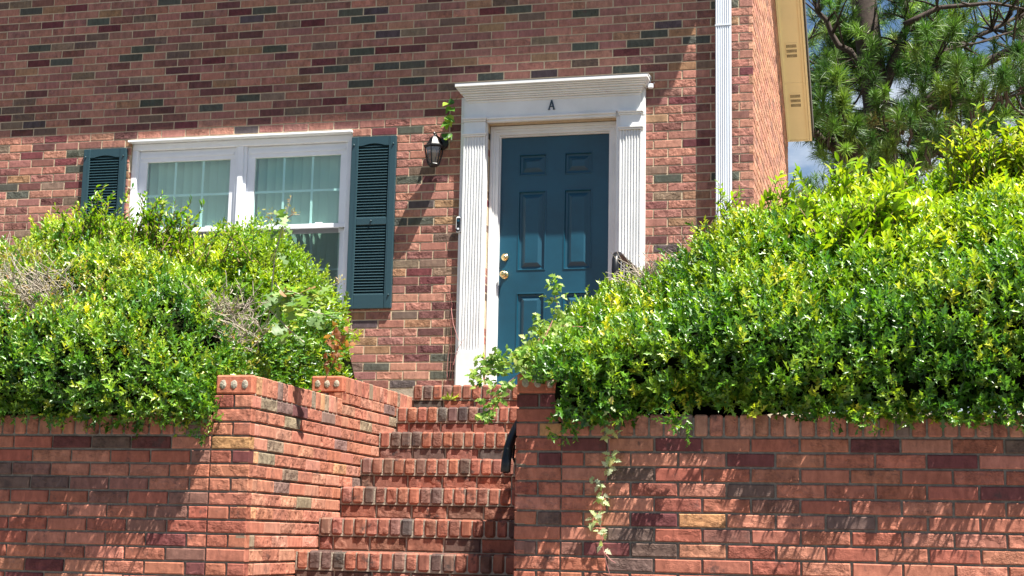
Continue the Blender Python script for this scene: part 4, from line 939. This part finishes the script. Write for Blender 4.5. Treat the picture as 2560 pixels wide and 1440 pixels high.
# trailing vines
def vine(name, label, loc, lines, leafpts, size, tab, tmpl=JAG, per=3, group=None, stem='redstem', rad=0.0022, down=-0.3, spread=0.012):
    rt = thing(name, label, 'vine', loc, group)
    twigs([[Vector(p) for p in l_] for l_ in lines], rad, rad*0.6, M[stem], 'stem', rt, 5)
    P = []; D = []
    for (x, y, z) in leafpts:
        a0 = random.uniform(0, 6.28)
        for k in range(per):
            a = a0+k*2*math.pi/per+random.uniform(-.3, .3); P.append((x+random.gauss(0, spread), y-0.008-random.random()*0.012, z+random.gauss(0, spread))); D.append((math.cos(a), random.uniform(-0.5, 0.0), math.sin(a)*0.7+down))
    n = len(P); U = np.tile(np.array([[0, -0.8, 0.6]]), (n, 1))+RNG.normal(size=(n, 3))*0.25
    leaves('foliage', tmpl, np.array(P), np.array(D, float), U, size*RNG.uniform(0.7, 1.2, n), mixcols(n, tab), M['softleaf'], rt)
    return rt
PALE = [((0.48, 0.55, 0.34), 45), ((0.42, 0.50, 0.24), 40), ((0.52, 0.48, 0.20), 15)]
ty = WD-0.018
vine('trailing_vine', 'long thin vine of pale jagged leaves hanging down the face of the right brick wall', (-1.26, ty, 0.6),
     [[(-1.26, ty-.05, 0.64), (-1.25, ty, 0.51), (-1.262, ty, 0.43), (-1.245, ty, 0.36), (-1.285, ty, 0.24), (-1.298, ty, 0.16), (-1.296, ty, 0.07), (-1.285, ty, -0.03), (-1.268, ty, -0.10), (-1.25, ty, -0.155)], [(-1.283, ty, -0.05), (-1.25, ty, -0.085), (-1.225, ty, -0.10)]],
     [(-1.265, ty, 0.505), (-1.245, ty, 0.49), (-1.275, ty, 0.48), (-1.235, ty, 0.375), (-1.25, ty, 0.39), (-1.225, ty, 0.36), (-1.268, ty, 0.34), (-1.25, ty, 0.32), (-1.315, ty, 0.265), (-1.30, ty, 0.25), (-1.285, ty, 0.215), (-1.30, ty, 0.185), (-1.28, ty, 0.175), (-1.25, ty-.12, 0.625), (-1.235, ty-.12, 0.60), (-1.315, ty, 0.10), (-1.335, ty, 0.093), (-1.30, ty, 0.105), (-1.288, ty, 0.045), (-1.275, ty, 0.035), (-1.30, ty, -0.035)], 0.037, PALE, per=3, stem='redstem')
vl = [(-1.315, ty, 0.10), (-1.33, ty, 0.095), (-1.288, ty, 0.045), (-1.280, ty, 0.035), (-1.305, ty, -0.035)]
LG = [((0.20, 0.34, 0.05), 35), ((0.30, 0.42, 0.08), 35), ((0.38, 0.45, 0.14), 20), ((0.08, 0.18, 0.02), 20)]
pts1 = [(-1.50, 7.2, 0.95), (-1.535, 7.05, 1.06), (-1.545, 7.0, 1.14), (-1.535, 6.98, 1.20)]
pts2 = [(-1.45, 7.2, 1.02), (-1.56, 7.0, 1.00), (-1.61, 6.96, 0.93), (-1.66, 6.93, 0.86), (-1.74, 6.92, 0.82), (-1.82, 6.92, 0.80), (-1.86, 6.92, 0.785), (-1.895, 6.92, 0.74)]
pts3 = [(-1.58, 6.95, 0.90), (-1.62, 6.86, 0.80), (-1.72, 6.84, 0.72), (-1.79, 6.84, 0.67), (-1.82, 6.84, 0.60)]
pts4 = [(-1.72, 6.84, 0.72), (-1.76, 6.84, 0.635), (-1.80, 6.84, 0.585), (-1.86, 6.84, 0.535)]
lp = []
for l_, n, sp in ((pts1, 18, .016), (pts2, 75, .035), (pts3, 14, .015), (pts4, 14, .012)):
    for i in range(n):
        t = random.uniform(0.1, 1)*(len(l_)-1); s = min(int(t), len(l_)-2); p = Vector(l_[s]).lerp(Vector(l_[s+1]), t-s); lp.append((p.x+random.gauss(0, sp), p.y-0.01, p.z+random.gauss(0, sp)))
for i in range(70): lp.append((random.uniform(-1.72, -1.52), random.uniform(6.84, 7.0), random.uniform(0.79, 0.90)))
vine('leafy_vine', 'light green jagged leaved vine sprawling over the pier right of the steps', (-1.6, 7.0, 0.77), [pts1, pts2, pts3, pts4, [(-1.55, 6.97, 1.02), (-1.60, 6.9, 0.86), (-1.55, 6.86, 0.80)]], lp, 0.034, LG, per=3)
vx = HD-0.085
vine('climbing_vine', 'short heart leaved vine hanging beside the door trim, just above the wall lantern', (-3.29, HD, 3.42),
     [[(-3.262, HD-0.10, 3.43), (-3.300, vx, 3.38), (-3.325, vx, 3.30), (-3.345, vx, 3.22), (-3.375, vx, 3.14), (-3.40, vx, 3.09)]],
     [(-3.305, vx, 3.395), (-3.335, vx, 3.385), (-3.325, vx, 3.33), (-3.345, vx, 3.31), (-3.335, vx, 3.265), (-3.375, vx, 3.245), (-3.385, vx, 3.21), (-3.345, vx, 3.20), (-3.345, vx, 3.14), (-3.37, vx, 3.12), (-3.32, vx, 3.10)],
     0.085, [((0.10, 0.25, 0.03), 40), ((0.20, 0.35, 0.03), 30), ((0.05, 0.15, 0.02), 30), ((0.35, 0.45, 0.05), 10)], HEART, per=1, stem='stem', down=-0.8)
gr = thing('dead_vine', 'thin leafless reddish vine on the bricks at the foot of the door trim', 'vine', (-3.27, HD, 1.0))
dl = []
for i in range(5):
    x = -3.27-random.uniform(0, 0.05); dl.append([Vector((x+random.gauss(0, .012), HD-0.012, 1.0+j*0.13)) for j in range(random.randint(4, 8))])
dl.append([Vector(p) for p in ((-3.30, HD-.02, 1.75), (-3.27, HD-.05, 1.62), (-3.22, HD-.085, 1.50), (-3.19, HD-.09, 1.47))])
dl.append([Vector(p) for p in ((-3.25, HD-.09, 1.30), (-3.22, HD-.09, 1.42), (-3.17, HD-.09, 1.50))])
twigs(dl, 0.0028, 0.0014, M['redstem'], 'stem', gr)
wd = thing('weed', 'small yellow green grass tuft growing from a joint in the top brick step', 'weed', (-2.77, 9.45, 0.86))
bs = []
n_ = 12; leaves('blade', LONG, np.array([[-2.77, 9.44, 0.875]])+RNG.normal(size=(n_, 3))*np.array([.012, .003, .003]), np.c_[RNG.normal(size=n_)*0.9, -np.abs(RNG.normal(size=n_))*0.4-0.1, RNG.uniform(0.1, 0.9, n_)], RNG.normal(size=(n_, 3)), RNG.uniform(0.035, 0.075, n_), mixcols(n_, [((0.40, 0.42, 0.08), 1), ((0.25, 0.35, 0.05), 1)]), M['softleaf'], wd)

# ---- pine
def pine(name, label, loc, trunk, limbs, tufts, seed, nneed=130, nl=0.17, group=None, r0=0.17, rl=0.055, tab=None, wid=0.0034):
    g = np.random.default_rng(seed); rt = thing(name, label, 'tree', loc, group)
    m = MB(); T = [Vector(p) for p in trunk]; N = len(T); m.tube(T, [r0*(1-0.25*i/(N-1)) for i in range(N)], 12); m.build('trunk', M['bark'], rt, True)
    m = MB()
    for L_, r in limbs:
        P = []
        for i in range(len(L_)-1):
            for k in range(3): P.append(Vector(L_[i]).lerp(Vector(L_[i+1]), k/3)+Vector(g.normal(size=3)*0.012))
        P.append(Vector(L_[-1])); m.tube(P, [r*(1-0.7*i/(len(P)-1)) for i in range(len(P))], 7)
    m2 = []
    C = []; A = []
    for c, base in tufts:
        C.append(c); A.append(np.array(c)-np.array(base))
        m2.append(wig(base, c, 3, 0.03))
    for pts in m2: m.tube(pts, [0.016, 0.012, 0.008, 0.005], 4)
    m.build('branches', M['bark'], rt, True)
    C = np.array(C); A = norm(np.array(A)+np.array([0, 0, 0.3])); n = len(C)
    Cn = np.repeat(C, nneed, 0); An = np.repeat(A, nneed, 0); t = g.uniform(0, 1, len(Cn)); sz = np.repeat(g.uniform(0.75, 1.2, n), nneed)
    d = norm(g.normal(size=Cn.shape)*0.75+An*(0.55+0.6*t)[:, None]+np.array([0, 0, 0.12])); L_ = nl*sz*g.uniform(0.75, 1.1, len(Cn))
    P0 = Cn-An*(0.16*sz*(1-t))[:, None]; side = norm(np.cross(d, g.normal(size=d.shape)))*wid
    V = np.stack([P0-side*0.6, P0+side*0.6, P0+d*(L_*0.6)[:, None]+side*0.8-np.array([0, 0, 0.004]), P0+d*L_[:, None]-np.array([0, 0, 0.02])*sz[:, None], P0+d*(L_*0.6)[:, None]-side*0.8-np.array([0, 0, 0.004])], 1)
    F = np.array([[0, 1, 2], [0, 2, 4], [4, 2, 3]])[None]+np.arange(len(Cn))[:, None, None]*5
    tab = tab or [((0.045, 0.110, 0.020), 36), ((0.085, 0.170, 0.028), 38), ((0.160, 0.260, 0.040), 24), ((0.20, 0.17, 0.06), 2)]
    base = mixcols(n, tab, g, 0.25); Cc = np.repeat(base, nneed, 0)*g.uniform(0.7, 1.35, (len(Cn), 1))
    CC = np.repeat(np.c_[Cc, np.ones(len(Cn))][:, None, :], 3, 1)
    np_mesh('crown', V.reshape(-1, 3), F.reshape(-1, 3), CC.reshape(-1, 4), M['needle'], rt)
    return rt
def L3(pts, y, yy=None): 
    n = len(pts); return [(x, y+(0 if yy is None else yy*i/(n-1)), z) for i, (x, z) in enumerate(pts)]
PY = 17.0
limbs = [(L3([(-0.11, 4.74), (-0.21, 5.26), (-0.50, 5.51), (-0.71, 5.90), (-0.84, 6.25)], PY, -0.5), 0.055), (L3([(-0.06, 4.05), (-0.34, 4.13), (-0.69, 4.40), (-0.91, 4.53), (-1.3, 4.51)], PY, -0.8), 0.075),
         (L3([(-0.29, 4.13), (-0.42, 4.36), (-0.72, 4.48), (-1.20, 4.45)], 16.7), 0.04), (L3([(-0.33, 4.03), (-0.44, 4.71), (-0.55, 5.03), (-0.74, 5.27)], 16.6), 0.045),
         (L3([(-0.05, 4.40), (0.40, 4.83), (0.78, 5.04), (1.20, 5.19), (1.70, 5.39), (2.5, 5.6)], PY, -0.9), 0.085), (L3([(0.02, 4.10), (0.32, 4.27), (0.58, 4.47), (0.89, 4.65), (1.24, 4.75), (2.2, 4.70)], 17.2, 0.8), 0.06),
         (L3([(0.14, 4.48), (0.55, 4.63), (0.96, 4.62), (1.56, 4.72)], 16.2), 0.035), (L3([(-0.09, 4.90), (0.16, 5.50), (0.25, 5.77), (0.13, 6.21)], PY, -0.4), 0.07),
         (L3([(0.22, 5.65), (0.59, 5.82), (1.14, 5.83), (1.63, 5.70)], 16.6), 0.035), (L3([(0.56, 4.93), (0.47, 5.0), (0.60, 5.2), (1.17, 5.31)], 16.2), 0.03),
         (L3([(-0.16, 5.4), (-0.45, 5.75), (-0.8, 6.3)], 17.0, 0.8), 0.05), (L3([(-0.1, 5.2), (0.5, 5.5), (1.2, 5.9), (1.8, 6.3)], 17.0, 1.0), 0.05)]
tl = []
def gap(x, z):
    # open sky between the limbs
    for cx_, cz_, rx, rz in ((0.10, 5.02, .0, .0), (-0.95, 4.15, 0.32, 0.30), (0.62, 4.20, 0.30, 0.13), (-0.86, 5.85, 0.16, 0.30), (1.35, 5.95, 0.5, 0.22), (0.75, 5.62, 0.22, 0.10), (1.15, 5.62, 0.28, 0.10), (0.62, 4.84, 0.16, 0.07), (1.5, 4.98, 0.28, 0.10), (0.25, 4.97, 0.12, 0.07)):
        if rx and ((x-cx_)/rx)**2+((z-cz_)/rz)**2 < 1: return True
    return False
rg = np.random.default_rng(3)
LP_ = np.array([np.array(L_[i])*(1-t)+np.array(L_[i+1])*t for L_, r in limbs for i in range(len(L_)-1) for t in (0, .25, .5, .75)])
for (x, z) in [(0.10, 4.56), (0.15, 4.76), (-0.14, 4.40), (-0.01, 4.26), (0.74, 5.13), (0.94, 5.27), (1.13, 5.09), (0.59, 5.04), (-0.46, 4.97), (-0.42, 4.71), (-0.62, 4.94), (0.34, 4.75), (-0.53, 5.24), (0.21, 4.17), (-0.09, 4.95), (0.42, 4.58), (0.83, 5.28), (1.02, 5.05), (-0.27, 4.19), (-0.62, 5.28), (1.29, 5.12), (0.39, 5.05), (0.66, 4.86)]:
    for k in range(3):
        c = (x*0.925+rg.normal()*0.07, 15.7+rg.normal()*0.15, z*0.925+rg.normal()*0.06); tl.append((c, (c[0]+rg.normal()*0.05, c[1]+0.45, c[2]-0.18)))
for L_, r in limbs:
    for i in range(26):
        t = rg.uniform(0.15, 1)*(len(L_)-1); s = min(int(t), len(L_)-2); b = np.array(L_[s])*(1-(t-s))+np.array(L_[s+1])*(t-s)
        d = rg.normal(size=3)*np.array([0.22, 0.45, 0.16])+np.array([0, -0.1, 0.12]); c = b+d
        if gap(c[0]*17/c[1], c[2]*17/c[1]): continue
        tl.append((tuple(c), tuple(b)))
for i in range(480):
    x = rg.uniform(-0.95, 1.9); z = rg.uniform(4.05, 6.4)
    if gap(x, z): continue
    y = 17.25+abs(rg.normal())*0.7; c = np.array([x, y, z]); b = LP_[np.argmin(((LP_-c-np.array([0, 0, -0.2]))**2).sum(1))]
    if np.linalg.norm(b-c) > 1.0: continue
    tl.append((tuple(c), tuple(b)))
pine('pine_tree', 'large long needled pine tree with crooked limbs behind the right corner of the house', (0, PY, 0.9),
     [(0.0, 17.0, 0.9), (-0.01, 17.0, 3.2), (-0.03, 17.0, 4.14), (-0.07, 17.0, 4.56), (-0.13, 17.0, 5.16), (-0.19, 17.0, 5.73), (-0.26, 17.0, 6.5), (-0.35, 17.1, 8.2), (-0.4, 17.1, 10)], limbs, tl, 4)
tl2 = []
for i in range(190):
    x = rg.uniform(-1.0, 4.2); z = rg.uniform(4.9, 6.9)-0.25*abs(x-1.5)*0; 
    if x < 0.3 and z < 5.6 and rg.uniform() < 0.75: continue
    c = np.array([x, 26+rg.normal()*0.8, z]); tl2.append((tuple(c), tuple(c+np.array([(2.4-x)*0.15, 0.1, -0.25]))))
pine('pine_tree', 'smaller paler pine farther back, seen below the limbs of the large pine', (2.4, 26, 0.9), [(2.4, 26, 0.9), (2.4, 26, 5), (2.3, 26, 9)],
     [(L3([(2.4, 5.0), (1.5, 5.4), (0.4, 5.7), (-0.3, 5.9)], 26), 0.06), (L3([(2.4, 5.6), (3.2, 6.0), (4.2, 6.2)], 26), 0.06), (L3([(2.4, 6.0), (1.4, 6.5), (0.6, 6.9)], 26), 0.05)], tl2, 8, nneed=60, nl=0.20,
     tab=[((0.09, 0.17, 0.04), 50), ((0.14, 0.24, 0.05), 30), ((0.05, 0.11, 0.03), 20)], wid=0.005)
tl3 = []
for i in range(60):
    c = np.array([rg.uniform(-2.1, -1.25)+rg.normal()*0.1, 30+rg.normal()*0.5, 0]); c[2] = 6.75+rg.uniform(0, 1)*(0.75 if c[0] > -1.8 else 0.45)-0.35; tl3.append((tuple(c), tuple(c+np.array([0.05, 0.1, -0.3]))))
pine('pine_tree', 'small far pine top peeking over the hedge beside the house corner', (-1.5, 30, 0.8), [(-1.6, 30, 0.8), (-1.6, 30, 4), (-1.6, 30, 6.9)], [(L3([(-1.6, 6.0), (-1.9, 6.6)], 30), 0.05)], tl3, 12, nneed=60, nl=0.22,
     tab=[((0.06, 0.13, 0.05), 50), ((0.10, 0.18, 0.06), 30)], wid=0.006)
m = MB(); m.tube([(1.02, 30, 0.8), (1.0, 30, 4), (0.98, 30, 7.2)], [0.14, 0.13, 0.12], 10); tag(m.build('utility_pole', M['bark'], None, True), 'weathered wooden pole standing far behind the hedge, under the pine limbs', 'pole')
